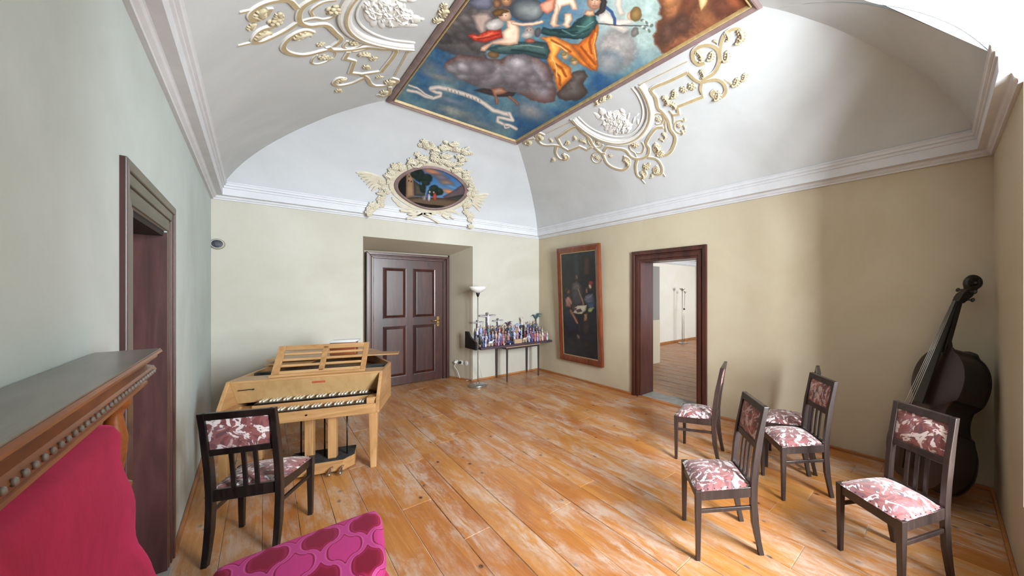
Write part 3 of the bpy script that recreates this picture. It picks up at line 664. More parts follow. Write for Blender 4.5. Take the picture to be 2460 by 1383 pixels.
# legs, pedal stand
for x, y in ((.985, .035), (.045, .035), (.02, .62), (.16, 1.70)):
    MB().beam((x, y, 0), (x, y, HB), .042, .042, (0, 1, 0), .062, .062).build('leg', M['oak_v'], hs, bevel=.003)
ps = MB().prism([(.36, .02), (.775, .02), (.835, .11), (.80, .32), (.36, .32)], .015, .105).build('pedal_box', M['oak'], hs, bevel=.004)
MB().prism([(.362, .022), (.773, .022), (.832, .11), (.798, .318), (.362, .318)], .105, .110).build('box_cover', M['felt'], ps)
for x, y in ((.505, .19), (.685, .10)): MB().box(x - .028, y - .028, .11, x + .028, y + .028, HB).build('post', M['oak_v'], ps, bevel=.003)
for x, y in ((.43, .24), (.615, .15), (.775, .13)): MB().tube([(x, y, .10), (x, y, HB)], .0055, 8).build('rod', M['ebony'], ps, smooth='all')
for x in (.56, .70, .772):
    MB().tube([(x, .03, .055), (x, -.02, .05), (x, -.045, .028), (x, -.065, .026)], [.009, .009, .012, .011], 8).build('pedal', M['chrome'], ps, smooth='all')
# a clasped box and papers on the lid
t = thing('wooden_box', 'small reddish wooden box with metal clasps behind the music desk', 'box', hs.matrix_basis @ Vector((.545, .985, .853)), HR)
M['red_wood'] = woodmat('red_box_wood', lin(96, 44, 26), lin(134, 66, 38), lin(156, 88, 54), 'x', 6, .35, .2)
MB().box(-.11, -.05, 0, .11, .05, .125).build('body', M['red_wood'], t, bevel=.004)
for x in (-.0, .07): MB().box(x - .012, -.054, .07, x + .012, -.05, .11).build('clasp', M['chrome'], t, bevel=.002)
t = thing('sheet_stack', 'white paper stack lying on the box behind the music desk', 'paper', hs.matrix_basis @ Vector((.545, .985, .9785)), HR)
for k in range(3): MB().box(-.115, -.06, k * .008, .115, .06, k * .008 + .007).build('booklet', M['plastic'], t, loc=(.01 * k, 0, 0), rot=(0, 0, .05 * (k - 1)))

# ------------------------------------------------------------------ velvet settee under the carved shelf
so = thing('velvet_settee', 'magenta velvet settee with high back under a carved wooden cornice shelf', 'settee', (0, 0, 0))
M['velvet'] = mat('magenta_velvet', lin(150, 8, 52), lin(184, 24, 78), 5, (1, 1, 1), 4, 1.2, rough=.75, sheen=.6, sheen_col=lin(255, 90, 150), bmp=.08, bscale=60)
M['shelf_wood'] = woodmat('carved_walnut', lin(74, 36, 16), lin(128, 68, 28), lin(164, 98, 48), 'y', 5, .36, .2)
M['shelf_top'] = woodmat('grey_shelf_wood', lin(104, 98, 92), lin(124, 118, 110), lin(146, 140, 132), 'y', 3, .34, .15)  # greyer tone for the top sheet and the beads
YS0, YS1 = -.26, 1.81
YEd = [(.47, 1.99), (.53, 1.92), (.60, 1.80), (.70, 1.71), (.83, 1.67), (1.0, 1.645), (1.12, 1.625), (1.165, 1.59), (1.185, 1.52)]
def lerp_t(tb, z):
    for (a, p), (c, q) in zip(tb[:-1], tb[1:]):
        if z <= c: return p + (q - p) * max(0, (z - a)) / (c - a)
    return tb[-1][1]
rows = []
NZb, NYb = 30, 44
zs = [.44 + .745 * i / NZb for i in range(NZb + 1)]
for i, z in enumerate(zs):
    ye = lerp_t(YEd, z); row = []
    for j in range(NYb + 1):
        u = j / NYb; u = 1 - (1 - u) ** 1.6; y = YS0 + (ye - YS0) * u
        dy = ye - y; r = .055
        k = math.sqrt(max(0, 1 - (1 - min(1, dy / r)) ** 2)); kz = math.sqrt(max(0, 1 - (1 - min(1, (1.185 - z) / .06)) ** 2))
        fold = .006 * math.sin(9 * y + 14 * z) * math.sin(5 * z + 2 * y) + .004 * math.sin(31 * z + 6 * y)
        xf = -.205 - .03 * (z - .47) / .68 + fold + .065 * max(0, (.82 - z) / .36)
        row.append((-.285 + (xf + .285) * min(k, 1) * kz, y, z))
    rows.append(row)
b = MB().grid(rows); P0 = [[(-.29, p[1], p[2]) for p in r] for r in rows]; b.grid(P0); b.build('back_cushion', M['velvet'], so, smooth='all')
MB().box(XL + .004, YS0, .0, -.286, 1.70, 1.22).build('back_panel', M['shelf_wood'], so)
SP = [(XL + .004, 1.323), (-.199, 1.323), (-.197, 1.316), (-.206, 1.310), (-.206, 1.302), (-.212, 1.296), (-.222, 1.286), (-.224, 1.282), (-.212, 1.277), (-.207, 1.264), (-.212, 1.250), (-.226, 1.244), (-.228, 1.236), (-.222, 1.232), (-.222, 1.224), (-.246, 1.214), (XL + .004, 1.214)]
b = MB()
rings = []
for e in (0, 1): rings.append([(x, YS0 if e == 0 else YS1 - max(0, (x0 := (-.197 - x))) * (1.0 if z < 1.32 else 0), z) for x, z in SP])
sh = b.loft(rings).build('cornice_shelf', M['shelf_wood'], so, smooth=True, angle=20)
MB().box(XL + .005, YS0, 1.3232, -.2005, YS1 - .002, 1.3262).build('shelf_top', M['shelf_top'], sh)
bead = None
for k in range(60):
    y = YS1 - .06 - k * .031
    if y < .45: break
    o = MB().ell((0, 0, 0), (.004, .006, .006), 8, 6).build('bead', M['shelf_top'], sh, smooth='all') if bead is None else dup(bead, sh)
    bead = bead or o; o.location = (-.2065, y, 1.2645)
for y in (1.66, .75):
    MB().lathe([(.030, 0), (.030, .012), (.020, .02), (.016, .05), (.022, .10), (.024, .14), (.015, .20), (.018, .212), (.028, .225), (.028, .25)], 16).build('turned_post', M['shelf_wood'], so, loc=(-.262, y, .965), smooth=True)
def rounded_slab(x0, x1, y0, y1, z0, z1, r, crown=0, nx=14, ny=20):
    pass
# plump seat cushion of plain velvet; a patterned pillow lies across its far end
def pillow_sheet(x0, x1, y0, y1, ztop, r, nx, ny, crown_):
    """closed-over top of a cushion: flat field with half-round edges, in arc length"""
    def ax(n_, lo, hi):
        F_ = hi - lo - 2 * r; L_ = F_ + 2 * r * 2.9; s_ = np.linspace(0, L_, n_); a0 = np.clip(2.9 - s_ / r, 0, 2.9); a1 = np.clip((s_ - r * 2.9 - F_) / r, 0, 2.9)
        return np.where(s_ < r * 2.9, lo + r - r * np.sin(a0), np.where(a1 > 0, hi - r + r * np.sin(a1), lo + r + s_ - r * 2.9)), r * (1 - np.cos(np.maximum(a0, a1))), s_
    X1, dX, sX = ax(nx, x0, x1); Y1, dY, sY = ax(ny, y0, y1)
    PXs, PYs = np.meshgrid(X1, Y1, indexing='ij'); DX, DY = np.meshgrid(dX, dY, indexing='ij'); SXs, SYs = np.meshgrid(sX, sY, indexing='ij')
    cx, cy = (x0 + x1) / 2, (y0 + y1) / 2; ux_, uy_ = np.abs(PXs - cx) / ((x1 - x0) / 2), np.abs(PYs - cy) / ((y1 - y0) / 2)
    pin = np.clip(ux_, 0, 1) ** 6 * np.clip(uy_, 0, 1) ** 6          # softly rounded corners
    PXs = cx + (PXs - cx) * (1 - .11 * pin); PYs = cy + (PYs - cy) * (1 - .11 * pin)
    Z = ztop + crown_ * (1 - np.clip(ux_, 0, 1) ** 2) * (1 - np.clip(uy_, 0, 1) ** 2) - np.maximum(DX, DY)
    return np.stack([PXs, PYs, Z], -1).reshape(-1, 3), SXs, SYs
NXs, NYs = 400, 380
V, su, sv = pillow_sheet(-.115, .418, 1.50, 1.975, .506, .040, NXs, NYs, .014)
V[:, 0] -= .17 * np.clip(1.965 - V[:, 1], 0, 1) * np.clip((V[:, 0] + .115) / .533, 0, 1)
pa, pb = .155, .27
cu = (su - (.276 + .115 + .04 * 1.9)) / pa; cv = (sv - (1.722 - 1.50 + .04 * 1.9)) / pb
X_, Y_ = 2 * np.pi * cu, 2 * np.pi * cv
q_ = (np.cos(Y_) - np.cos(X_)) / 2; q_ = np.sign(q_) * np.abs(q_) ** .7
Fo = np.cos(X_) + np.cos(Y_) + .8 * q_ * .5 * (np.sin(X_) ** 2 + np.sin(Y_) ** 2)
g0, g1 = np.gradient(Fo, su[:, 0], sv[0, :])
inA = Fo > 0; edge = np.abs(Fo) / np.maximum(np.hypot(g0, g1), 12)
def S255(*c): return np.array(c, float)
soft = np.clip((edge - .010) / .020, 0, 1)[..., None]
colr = np.where(inA[..., None], S255(172, 48, 112) + 0 * soft, S255(158, 28, 84) * (1 - soft) + S255(116, 4, 34) * soft)
line = lambda e0, w: np.clip(1.4 * (1 - np.abs(edge - e0) / w), 0, 1)[..., None]
band = np.clip((.0095 - edge) / .002, 0, 1)[..., None]; colr = colr * (1 - band) + S255(168, 58, 120) * band
k = line(.0128, .0035); colr = colr * (1 - k) + S255(106, 4, 38) * k
k = line(.0085, .0025) * .8; colr = colr * (1 - k) + S255(200, 86, 144) * k
def setcol(me, C):
    C = np.clip(C.reshape(-1, 3) / 255, 0, 1); L_ = np.where(C <= .04045, C / 12.92, ((C + .055) / 1.055) ** 2.4)
    at = me.color_attributes.new('Col', 'FLOAT_COLOR', 'POINT'); at.data.foreach_set('color', np.concatenate([L_, np.ones((len(L_), 1))], 1).astype(np.float32).ravel())
def gridmesh(name, V, nu, nv, m, parent=None, C=None, flip=False):
    I = np.arange(nu * nv).reshape(nu, nv); F = np.stack([I[:-1, :-1], I[1:, :-1], I[1:, 1:], I[:-1, 1:]], -1).reshape(-1, 4)
    if flip: F = F[:, ::-1]
    me = bpy.data.meshes.new(name); me.from_pydata([], [], []); me.vertices.add(len(V)); me.vertices.foreach_set('co', V.astype(np.float32).ravel())
    me.loops.add(F.size); me.loops.foreach_set('vertex_index', F.ravel().astype(np.int32)); me.polygons.add(len(F)); me.polygons.foreach_set('loop_start', np.arange(0, F.size, 4, dtype=np.int32)); me.polygons.foreach_set('loop_total', np.full(len(F), 4, np.int32))
    me.update(calc_edges=True); me.validate(); me.polygons.foreach_set('use_smooth', [True] * len(me.polygons))
    if C is not None: setcol(me, C)
    me.materials.append(m); o = bpy.data.objects.new(name, me); COL.objects.link(o)
    if parent is not None: o.parent = parent
    return o
def paintmat(name, rough=.6, sheen=0, bmp=0, spec=.3):
    m, nt, b = nodes_of(name); at = N(nt, 'ShaderNodeAttribute', attribute_name='Col'); nt.links.new(at.outputs['Color'], b.inputs['Base Color'])
    b.inputs['Roughness'].default_value = rough; b.inputs['Specular IOR Level'].default_value = spec
    if sheen: b.inputs['Sheen Weight'].default_value = sheen; b.inputs['Sheen Tint'].default_value = lin(255, 120, 180)
    if bmp: bump(nt, b, noise(nt, coords(nt, 'World'), 120, 4), bmp, .002)
    return m
M['trellis'] = paintmat('woven_trellis_velvet', .7, .12, .1)
pil = gridmesh('patterned_pillow', V, NXs, NYs, M['trellis'], None, colr); tag(pil, 'magenta and pink pillow with woven ogee trellis on the settee end', 'pillow')
Vs, _a, _b = pillow_sheet(-.25, .385, YS0, 1.93, .412, .055, 60, 120, .006); gridmesh('seat_cushion', Vs, 60, 120, M['velvet'], so)
MB().box(-.29, YS0 + .01, .10, .36, 1.905, .34).build('seat_base', M['velvet'], so, bevel=.02, seg=3)
for x, y in ((-.25, 1.86), (.31, 1.86), (-.25, YS0 + .06), (.31, YS0 + .06)): MB().beam((x, y, 0), (x, y, .105), .035, .035, (0, 1, 0), .05, .05).build('foot', M['shelf_wood'], so, bevel=.003)

# ------------------------------------------------------------------ double bass leaning in the corner
BA = Vector((3.445, .275, .0)); BT = Vector((3.762, -.085, 1.645))
az = (BT - BA).normalized(); fn0 = Vector((-.62, .785, 0)); fy = (fn0 - az * fn0.dot(az)).normalized(); axx = fy.cross(az).normalized()
bs = thing('double_bass', 'dark varnished double bass leaning in the corner behind the chairs', 'double bass', BA)
Rm = Matrix((axx, fy, az)).transposed(); bs.rotation_euler = Rm.to_euler()
BL = (BT - BA).length
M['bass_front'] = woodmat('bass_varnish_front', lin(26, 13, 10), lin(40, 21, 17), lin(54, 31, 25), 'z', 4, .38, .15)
M['bass_side'] = woodmat('bass_varnish_shaded', lin(10, 6, 5), lin(18, 11, 9), lin(28, 17, 14), 'z', 4, .4, .1)  # darker copy of the front varnish, shade on the ribs put into the colour
OUT = [(0, 0), (.10, .006), (.18, .03), (.25, .085), (.295, .17), (.305, .25), (.285, .34), (.245, .405), (.225, .44), (.195, .455), (.170, .50), (.160, .56), (.165, .61), (.19, .655), (.215, .67), (.225, .70), (.232, .76), (.225, .83), (.195, .90), (.145, .955), (.085, .99), (.055, 1.02), (.0, 1.03)]
z0 = .085
def outline(k=1, inset=0): 
    R_ = [(max(0, x) * k, z0 + max(0, z)) for x, z in smoothpath(OUT[:9], 4)[:-1] + smoothpath(OUT[8:15], 4)[:-1] + smoothpath(OUT[14:], 4)]; R_[0] = (0, z0); R_[-1] = (0, z0 + 1.03); return R_ + [(-x, z) for x, z in R_[-2:0:-1]]
n = len(outline()); cen = (0, z0 + .5)
def shr(f): return [(cen[0] + (x - cen[0]) * f, cen[1] + (z - cen[1]) * f) for x, z in outline()]
# front plate, arched
def plate(y, s, nm, m):
    b = MB(); rings = []
    for f, h in ((1.025, -.006), (1.025, .004), (1.0, .006), (.9, .013), (.7, .024), (.45, .032), (.2, .035), (.02, .0355)): rings.append([(x, y + s * h, z) for x, z in shr(f)])
    return b.loft(rings).build(nm, m, bs, smooth=True, angle=50)
D2 = .085
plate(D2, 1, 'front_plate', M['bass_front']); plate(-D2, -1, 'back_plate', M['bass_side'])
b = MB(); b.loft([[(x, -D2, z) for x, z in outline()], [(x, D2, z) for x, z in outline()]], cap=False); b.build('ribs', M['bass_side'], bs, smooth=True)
nk = MB(); nk.loft([[(-.028, D2 - .05, z0 + .98), (.028, D2 - .05, z0 + .98), (.026, D2 + .022, z0 + .98), (-.026, D2 + .022, z0 + .98)], [(-.022, D2 - .012, z0 + 1.08), (.022, D2 - .012, z0 + 1.08), (.022, D2 + .024, z0 + 1.08), (-.022, D2 + .024, z0 + 1.08)], [(-.019, D2 - .008, 1.46), (.019, D2 - .008, 1.46), (.019, D2 + .022, 1.46), (-.019, D2 + .022, 1.46)]])
nk.build('neck', M['bass_side'], bs, bevel=.004)
b = MB(); b.loft([[(-.042, D2 + .064, .66), (.042, D2 + .064, .66), (.042, D2 + .078, .66), (-.042, D2 + .078, .66)], [(-.022, D2 + .022, 1.46), (.022, D2 + .022, 1.46), (.022, D2 + .034, 1.46), (-.022, D2 + .034, 1.46)]]); b.build('fingerboard', M['ebony'], bs, bevel=.003)
b = MB(); b.loft([[(-.03, D2 - .01, 1.455), (.03, D2 - .01, 1.455), (.03, D2 + .036, 1.455), (-.03, D2 + .036, 1.455)], [(-.034, D2 - .05, 1.52), (.034, D2 - .05, 1.52), (.034, D2 + .02, 1.52), (-.034, D2 + .02, 1.52)], [(-.022, D2 - .085, 1.60), (.022, D2 - .085, 1.60), (.022, D2 - .03, 1.60), (-.022, D2 - .03, 1.60)]])
b.build('peg_box', M['bass_side'], bs, bevel=.005)
pts = []
for k in range(30):
    a = k / 29 * 3.6 * math.pi; rr = .054 * (1 - k / 36); pts.append((0, D2 - .055 + rr * math.sin(a) * 1.0, 1.625 - rr * math.cos(a)))
b = MB().tube(pts, [.024 - .010 * k / 29 for k in range(30)], 8); b.ell((0, D2 - .055, 1.625), (.032, .018, .018), 10, 6); b.build('scroll', M['bass_side'], bs, smooth='all')
for s, z in ((-1, 1.485), (1, 1.505), (-1, 1.545), (1, 1.565)):
    b = MB().tube([(s * .02, D2 - .02, z), (s * .062, D2 - .02, z)], .006, 8); b.ell((s * .078, D2 - .02, z), (.020, .006, .016), 10, 6); b.build('tuning_peg', M['ebony'], bs, smooth='all')
b = MB(); b.prism([(-.075, 0), (-.05, 0), (-.035, .045), (.035, .045), (.05, 0), (.075, 0), (.06, .07), (.048, .12), (0, .135), (-.048, .12), (-.06, .07)], -.008, .008, lambda a, c, z: (a, D2 + .028 + c * 0.9, z0 + .46 + z * 1.2))
b.build('bridge', M['oak'], bs)
b = MB(); b.loft([[(-.035, D2 + .10, .44), (.035, D2 + .10, .44), (.035, D2 + .115, .44), (-.035, D2 + .115, .44)], [(-.02, D2 + .05, .15), (.02, D2 + .05, .15), (.02, D2 + .062, .15), (-.02, D2 + .062, .15)]]); b.build('tailpiece', M['ebony'], bs, bevel=.004)
for k in range(4):
    x = (k - 1.5); MB().tube([(x * .016, D2 + .112, .44), (x * .022, D2 + .150, z0 + .46), (x * .0085, D2 + .040, 1.462)], .0026, 6).build('string', M['steel'], bs, smooth='all')
for s in (-1, 1):
    MB().tube([(s * .155, D2 + .016, .62), (s * .125, D2 + .021, .60), (s * .125, D2 + .022, .50), (s * .15, D2 + .018, .40), (s * .118, D2 + .021, .385)], [.007, .005, .006, .005, .007], 6).build('sound_hole', M['ebony'], bs, smooth='all')
MB().tube([(0, 0, .005), (0, 0, .10)], [.006, .012], 10).build('end_pin', M['steel'], bs, smooth='all')

# ------------------------------------------------------------------ a small painter: colours laid on a fine sheet of vertices
_tab = rng.random((256, 256))
def vnoise(x, y):
    xi, yi = np.floor(x).astype(int), np.floor(y).astype(int); fx, fy_ = x - xi, y - yi; fx = fx * fx * (3 - 2 * fx); fy_ = fy_ * fy_ * (3 - 2 * fy_)
    a, b_, c, d = _tab[xi % 256, yi % 256], _tab[(xi + 1) % 256, yi % 256], _tab[xi % 256, (yi + 1) % 256], _tab[(xi + 1) % 256, (yi + 1) % 256]
    return (a * (1 - fx) + b_ * fx) * (1 - fy_) + (c * (1 - fx) + d * fx) * fy_
def fbm(x, y, o=5):
    s_, a, t_ = 0, 1, 0
    for k in range(o): s_ = s_ + a * vnoise(x * 2 ** k + 17 * k, y * 2 ** k + 31 * k); t_ += a; a *= .55
    return s_ / t_ - .5
class Paint:
    def __init__(s, px, py):
        s.x, s.y = px.ravel(), py.ravel(); s.C = np.zeros((s.x.size, 3)); s.n1 = fbm(s.x / 26, s.y / 26); s.n2 = fbm(s.x / 7 + 50, s.y / 7 + 9, 4); s.n3 = fbm(s.x / 60 + 5, s.y / 42 + 3)
        s.jx = s.x + 5 * s.n1 + 4 * s.n2; s.jy = s.y + 5 * fbm(s.x / 24 + 99, s.y / 24 + 44) + 3 * s.n2
    def put(s, a, col, idx=slice(None)): s.C[idx] = s.C[idx] * (1 - a[:, None]) + np.asarray(col, float) * a[:, None]
    def sel(s, x0, x1, y0, y1): return np.nonzero((s.x > x0) & (s.x < x1) & (s.y > y0) & (s.y < y1))[0]
    def poly(s, P, col, dark=None, soft=1.1, depth=14, jit=.7, tex=.12, light=None, ld=(-.5, -.8)):
        P = np.array(P, float); i = s.sel(P[:, 0].min() - 12, P[:, 0].max() + 12, P[:, 1].min() - 12, P[:, 1].max() + 12)
        if not len(i): return
        X, Y = s.x[i] + (s.jx[i] - s.x[i]) * jit, s.y[i] + (s.jy[i] - s.y[i]) * jit
        ins = np.zeros(len(i), bool); d2 = np.full(len(i), 1e9)
        for (ax, ay), (bx, by) in zip(P, np.roll(P, -1, 0)):
            c = ((ay > Y) != (by > Y)) & (X < (bx - ax) * (Y - ay) / (by - ay + 1e-12) + ax); ins ^= c
            t_ = np.clip(((X - ax) * (bx - ax) + (Y - ay) * (by - ay)) / ((bx - ax) ** 2 + (by - ay) ** 2 + 1e-9), 0, 1)
            d2 = np.minimum(d2, (X - ax - t_ * (bx - ax)) ** 2 + (Y - ay - t_ * (by - ay)) ** 2)
        sd = np.where(ins, 1, -1) * np.sqrt(d2); s._lay(i, sd, X, Y, P.mean(0), np.ptp(P, 0).max() / 2, col, dark, soft, depth, tex, light, ld)
    def ell(s, c, r, col, rot=0, dark=None, soft=1.1, depth=None, jit=.7, tex=.12, light=None, ld=(-.5, -.8)):
        R = max(r); i = s.sel(c[0] - R - 12, c[0] + R + 12, c[1] - R - 12, c[1] + R + 12)
        if not len(i): return
        X, Y = s.x[i] + (s.jx[i] - s.x[i]) * jit, s.y[i] + (s.jy[i] - s.y[i]) * jit; ca, sa = math.cos(math.radians(rot)), math.sin(math.radians(rot))
        u, v = ((X - c[0]) * ca + (Y - c[1]) * sa) / r[0], (-(X - c[0]) * sa + (Y - c[1]) * ca) / r[1]
        sd = (1 - np.sqrt(u * u + v * v)) * min(r); s._lay(i, sd, X, Y, c, R, col, dark, soft, depth or min(r), tex, light, ld)
    def line(s, P, w, col, soft=1.2, jit=.5, dark=None, tex=.08):
        P = np.array(P, float); i = s.sel(P[:, 0].min() - w - 9, P[:, 0].max() + w + 9, P[:, 1].min() - w - 9, P[:, 1].max() + w + 9)
        if not len(i): return
        X, Y = s.x[i] + (s.jx[i] - s.x[i]) * jit, s.y[i] + (s.jy[i] - s.y[i]) * jit; d2 = np.full(len(i), 1e9)
        for (ax, ay), (bx, by) in zip(P[:-1], P[1:]):
            t_ = np.clip(((X - ax) * (bx - ax) + (Y - ay) * (by - ay)) / ((bx - ax) ** 2 + (by - ay) ** 2 + 1e-9), 0, 1)
            d2 = np.minimum(d2, (X - ax - t_ * (bx - ax)) ** 2 + (Y - ay - t_ * (by - ay)) ** 2)
        s._lay(i, w / 2 - np.sqrt(d2), X, Y, P.mean(0), 1e3, col, dark, soft, w / 2, tex, None, (0, 0))
    def _lay(s, i, sd, X, Y, c, R, col, dark, soft, depth, tex, light, ld):
        a = np.clip(.5 + sd / (2 * soft), 0, 1); col = np.asarray(col, float); t_ = np.clip(sd / depth, 0, 1)[:, None]
        dk = np.asarray(dark, float) if dark is not None else col * .72
        K = dk * (1 - t_) + col * t_
        if light is not None:
            g = np.clip(((X - c[0]) * ld[0] + (Y - c[1]) * ld[1]) / R * .9 + .1 + .6 * s.n1[i], 0, 1)[:, None] * t_; K = K * (1 - g) + np.asarray(light, float) * g
        K = K * (1 + tex * 2 * (.55 * s.n2[i] + .7 * s.n1[i]))[:, None]
        s.C[i] = s.C[i] * (1 - a[:, None]) + K * a[:, None]
def conv(ox, oy, k): return lambda *P: [(ox + x / k, oy + y / k) for x, y in P]
M['paint'] = paintmat('fresco_paint', .7, spec=.2); M['oil'] = paintmat('oil_paint', .38, spec=.4)
def project(X, Y, Z):
    z = sT * X + cT * Y; r_ = cT * X - sT * Y; return CXP + FPX * r_ / z, HYP - FPX * (Z - EYE) / z

# ------------------------------------------------------------------ ceiling picture
cp = thing('ceiling_fresco', 'large ceiling painting of saints and cherubs on clouds with blue sky', 'painting', ((FX0 + FX1) / 2, (FY0 + FY1) / 2, ZC))
HXf, HYf = (FX1 - FX0) / 2, (FY1 - FY0) / 2; FR = .064
nu, nv_ = 360, 760
gx = np.linspace(-HXf + FR, HXf - FR, nu); gy = np.linspace(-HYf + FR, HYf - FR, nv_); GXf, GYf = np.meshgrid(gx, gy, indexing='ij')
PX, PY = project(GXf + cp.location.x, GYf + cp.location.y, ZC)
p = Paint(PX, PY); a = conv(920, 0, 3.952); c3 = conv(1320, 0, 3.952)
sky = np.stack([40 + 62 * np.clip(p.n3 + .2, 0, 1) * 2, 78 + 54 * np.clip(p.n3 + .2, 0, 1) * 2, 118 + 44 * np.clip(p.n3 + .1, 0, 1)], -1); p.C[:] = sky
fade = np.clip((p.x - 1330) / 130, 0, 1) * np.clip((190 - p.y) / 80, 0, 1); p.put(fade * .9, (150, 166, 160)); p.C *= (1 + .3 * p.n1 + .2 * p.n2)[:, None]
p.put(np.clip((-p.y - 40) / 200, 0, 1) * .7, (176, 168, 140))
for q, r_, col in ((a((700, 1080)), (62, 15), (150, 150, 136)), (a((430, 650)), (40, 16), (92, 104, 112)), (a((640, 960)), (48, 8), (122, 124, 142)), (a((1400, 1060)), (44, 22), (128, 126, 128)), (a((900, 1180)), (50, 10), (104, 116, 118)), (a((540, 740)), (50, 10), (118, 116, 110))): p.ell(q[0], r_, col, 18, soft=9, dark=(80, 100, 116), jit=2.2, tex=.2)
p.poly(a((380, 380), (500, 300), (640, 150), (760, 60), (900, -80), (1300, -300), (1340, -40), (1000, 330), (980, 500), (1000, 600), (760, 560), (640, 520), (520, 470)), (98, 92, 90), (62, 62, 66), 3, 40, 2, .25, (128, 122, 120))
p.poly(a((575, 640), (620, 575), (720, 535), (860, 545), (1000, 562), (1110, 585), (1200, 530), (1330, 525), (1480, 560), (1570, 640), (1610, 760), (1645, 880), (1625, 965), (1540, 995), (1430, 965), (1250, 885), (1120, 850), (960, 850), (860, 815), (750, 770), (640, 700)), (128, 122, 128), (84, 58, 54), 2, 26, 1.6, .26, (188, 184, 190), (.15, -1))
rc = random.Random(12)
def cloud(P, n_, rx, lo_, hi_, dk_):
    """billows: many overlapping lobes, each lit from above"""
    P = np.array(P); w0 = P.min(0); w1 = P.max(0); k = 0
    def inside(q):
        c_ = False
        for (ax, ay), (bx, by) in zip(P, np.roll(P, -1, 0)):
            if (ay > q[1]) != (by > q[1]) and q[0] < (bx - ax) * (q[1] - ay) / (by - ay + 1e-9) + ax: c_ = not c_
        return c_
    L_ = []
    while len(L_) < n_:
        q = (rc.uniform(w0[0], w1[0]), rc.uniform(w0[1], w1[1]))
        if inside(q): L_.append(q)
    for q in sorted(L_, key=lambda q: -q[1] + rc.uniform(-14, 14)):
        t_ = rc.random(); c_ = [lo_[i] + (hi_[i] - lo_[i]) * t_ * (1 - .6 * (q[1] - w0[1]) / (w1[1] - w0[1])) for i in range(3)]; r0 = rx * rc.uniform(.6, 1.3)
        p.ell(q, (r0, r0 * .62), c_, 12, [v * .66 for v in c_], 5, r0 * .6, 1.6, .14, [min(255, v * 1.28) for v in c_], (.1, -1))
cloud(a((640, 640), (740, 580), (1000, 600), (1110, 620), (1330, 560), (1530, 640), (1600, 860), (1540, 950), (1250, 850), (960, 820), (760, 740)), 34, 24, (104, 96, 102), (186, 182, 188), (70, 50, 48))
cloud(a((520, 400), (700, 160), (900, 60), (960, 420), (960, 520), (700, 510)), 14, 24, (74, 70, 72), (120, 114, 112), (50, 46, 48))
p.poly(a((1640, 900), (1700, 840), (1770, 740), (1810, 690), (1900, 680), (1950, 740), (1900, 800), (1940, 890), (1860, 960), (1740, 970), (1660, 930)), (92, 86, 84), (58, 46, 40), 2, 22, 1.5, .22, (126, 120, 116))
p.ell(c3((640, 480))[0], (48, 52), (152, 146, 142), 20, (112, 112, 112), 8, None, 2, .22, (178, 170, 166)); p.ell(c3((560, 600))[0], (34, 30), (134, 132, 132), 0, (96, 110, 118), 7, None, 2, .2)
# ribbon
rb = (214, 206, 196); rd = (150, 142, 140)
p.line(a((235, 865), (320, 885), (400, 925), (480, 940), (545, 920), (550, 895), (500, 885), (455, 860)), 8, rb, dark=rd); p.line(a((245, 818), (330, 850), (400, 905), (470, 930)), 5, rb, dark=rd)
p.line(a((455, 850), (520, 838), (620, 858), (760, 902), (880, 945), (970, 1000), (1050, 1058), (1140, 1085), (1200, 1095)), 11, rb, dark=rd)
p.line(a((1200, 1085), (1235, 1150), (1160, 1135), (1090, 1125), (1090, 1165), (1150, 1190), (1200, 1195), (1262, 1228)), 8, rb, dark=rd); p.line(a((1150, 1190), (1160, 1225), (1200, 1215)), 4, rb, dark=rd)
for k in range(9):
    q = a((615 + 34 * k + (30 if k > 3 else 0), 862 + 11.5 * k + (12 if k > 3 else 0)))[0]; p.line([(q[0], q[1] - 2.2), (q[0] + .8, q[1] + 2.4)], 1.5, (128, 104, 92), .7, .2)
# foreground legs under the cloud
fl_, fd = (176, 134, 112), (104, 66, 52)
p.poly(a((860, 870), (960, 850), (1040, 860), (1190, 880), (1260, 890), (1230, 925), (1100, 930), (960, 900)), (66, 52, 48), (40, 34, 36), 2, 8)
p.poly(a((1020, 850), (1130, 840), (1180, 880), (1150, 900), (1080, 910), (1100, 960), (1095, 1000), (1065, 1000), (1060, 930)), fl_, fd, 1.2, 8); p.line(a((1200, 930), (1270, 985), (1275, 1000)), 6, (140, 98, 80), dark=fd)
# the company on the cloud
sk, sd_ = (226, 198, 174), (150, 112, 92)
p.poly(a((835, 160), (900, 130), (1000, 130), (1040, 190), (990, 240), (980, 330), (930, 340), (880, 280)), (170, 150, 140), (92, 84, 84), 1.5, 10)
p.poly(a((960, -40), (1040, -20), (1040, 80), (990, 110), (880, 100), (790, 40)), (110, 110, 128), (66, 70, 84), 2, 12); p.ell(a((1170, 20))[0], (13, 14), (196, 150, 116), 0, (110, 76, 56)); p.ell(a((1080, 50))[0], (10, 12), (150, 112, 84), 0, (84, 58, 44))
p.poly(a((795, 345), (850, 330), (900, 345), (1000, 300), (1120, 285), (1140, 370), (1040, 395), (960, 420), (870, 400)), (196, 66, 44), (120, 34, 28), 1.5, 9, 1, .25, (226, 110, 80))
p.poly(a((980, 480), (1120, 430), (1290, 410), (1450, 400), (1560, 420), (1600, 480), (1580, 580), (1450, 560), (1330, 520), (1180, 530), (1060, 520)), (66, 92, 92), (32, 50, 54), 2, 18, 1, .2, (116, 138, 130)); p.ell(a((1050, 535))[0], (14, 8), (120, 92, 62), 10)
p.ell(a((1060, 250))[0], (22, 13), (206, 202, 196), -10, (140, 136, 134), 2, None, 1, .2)
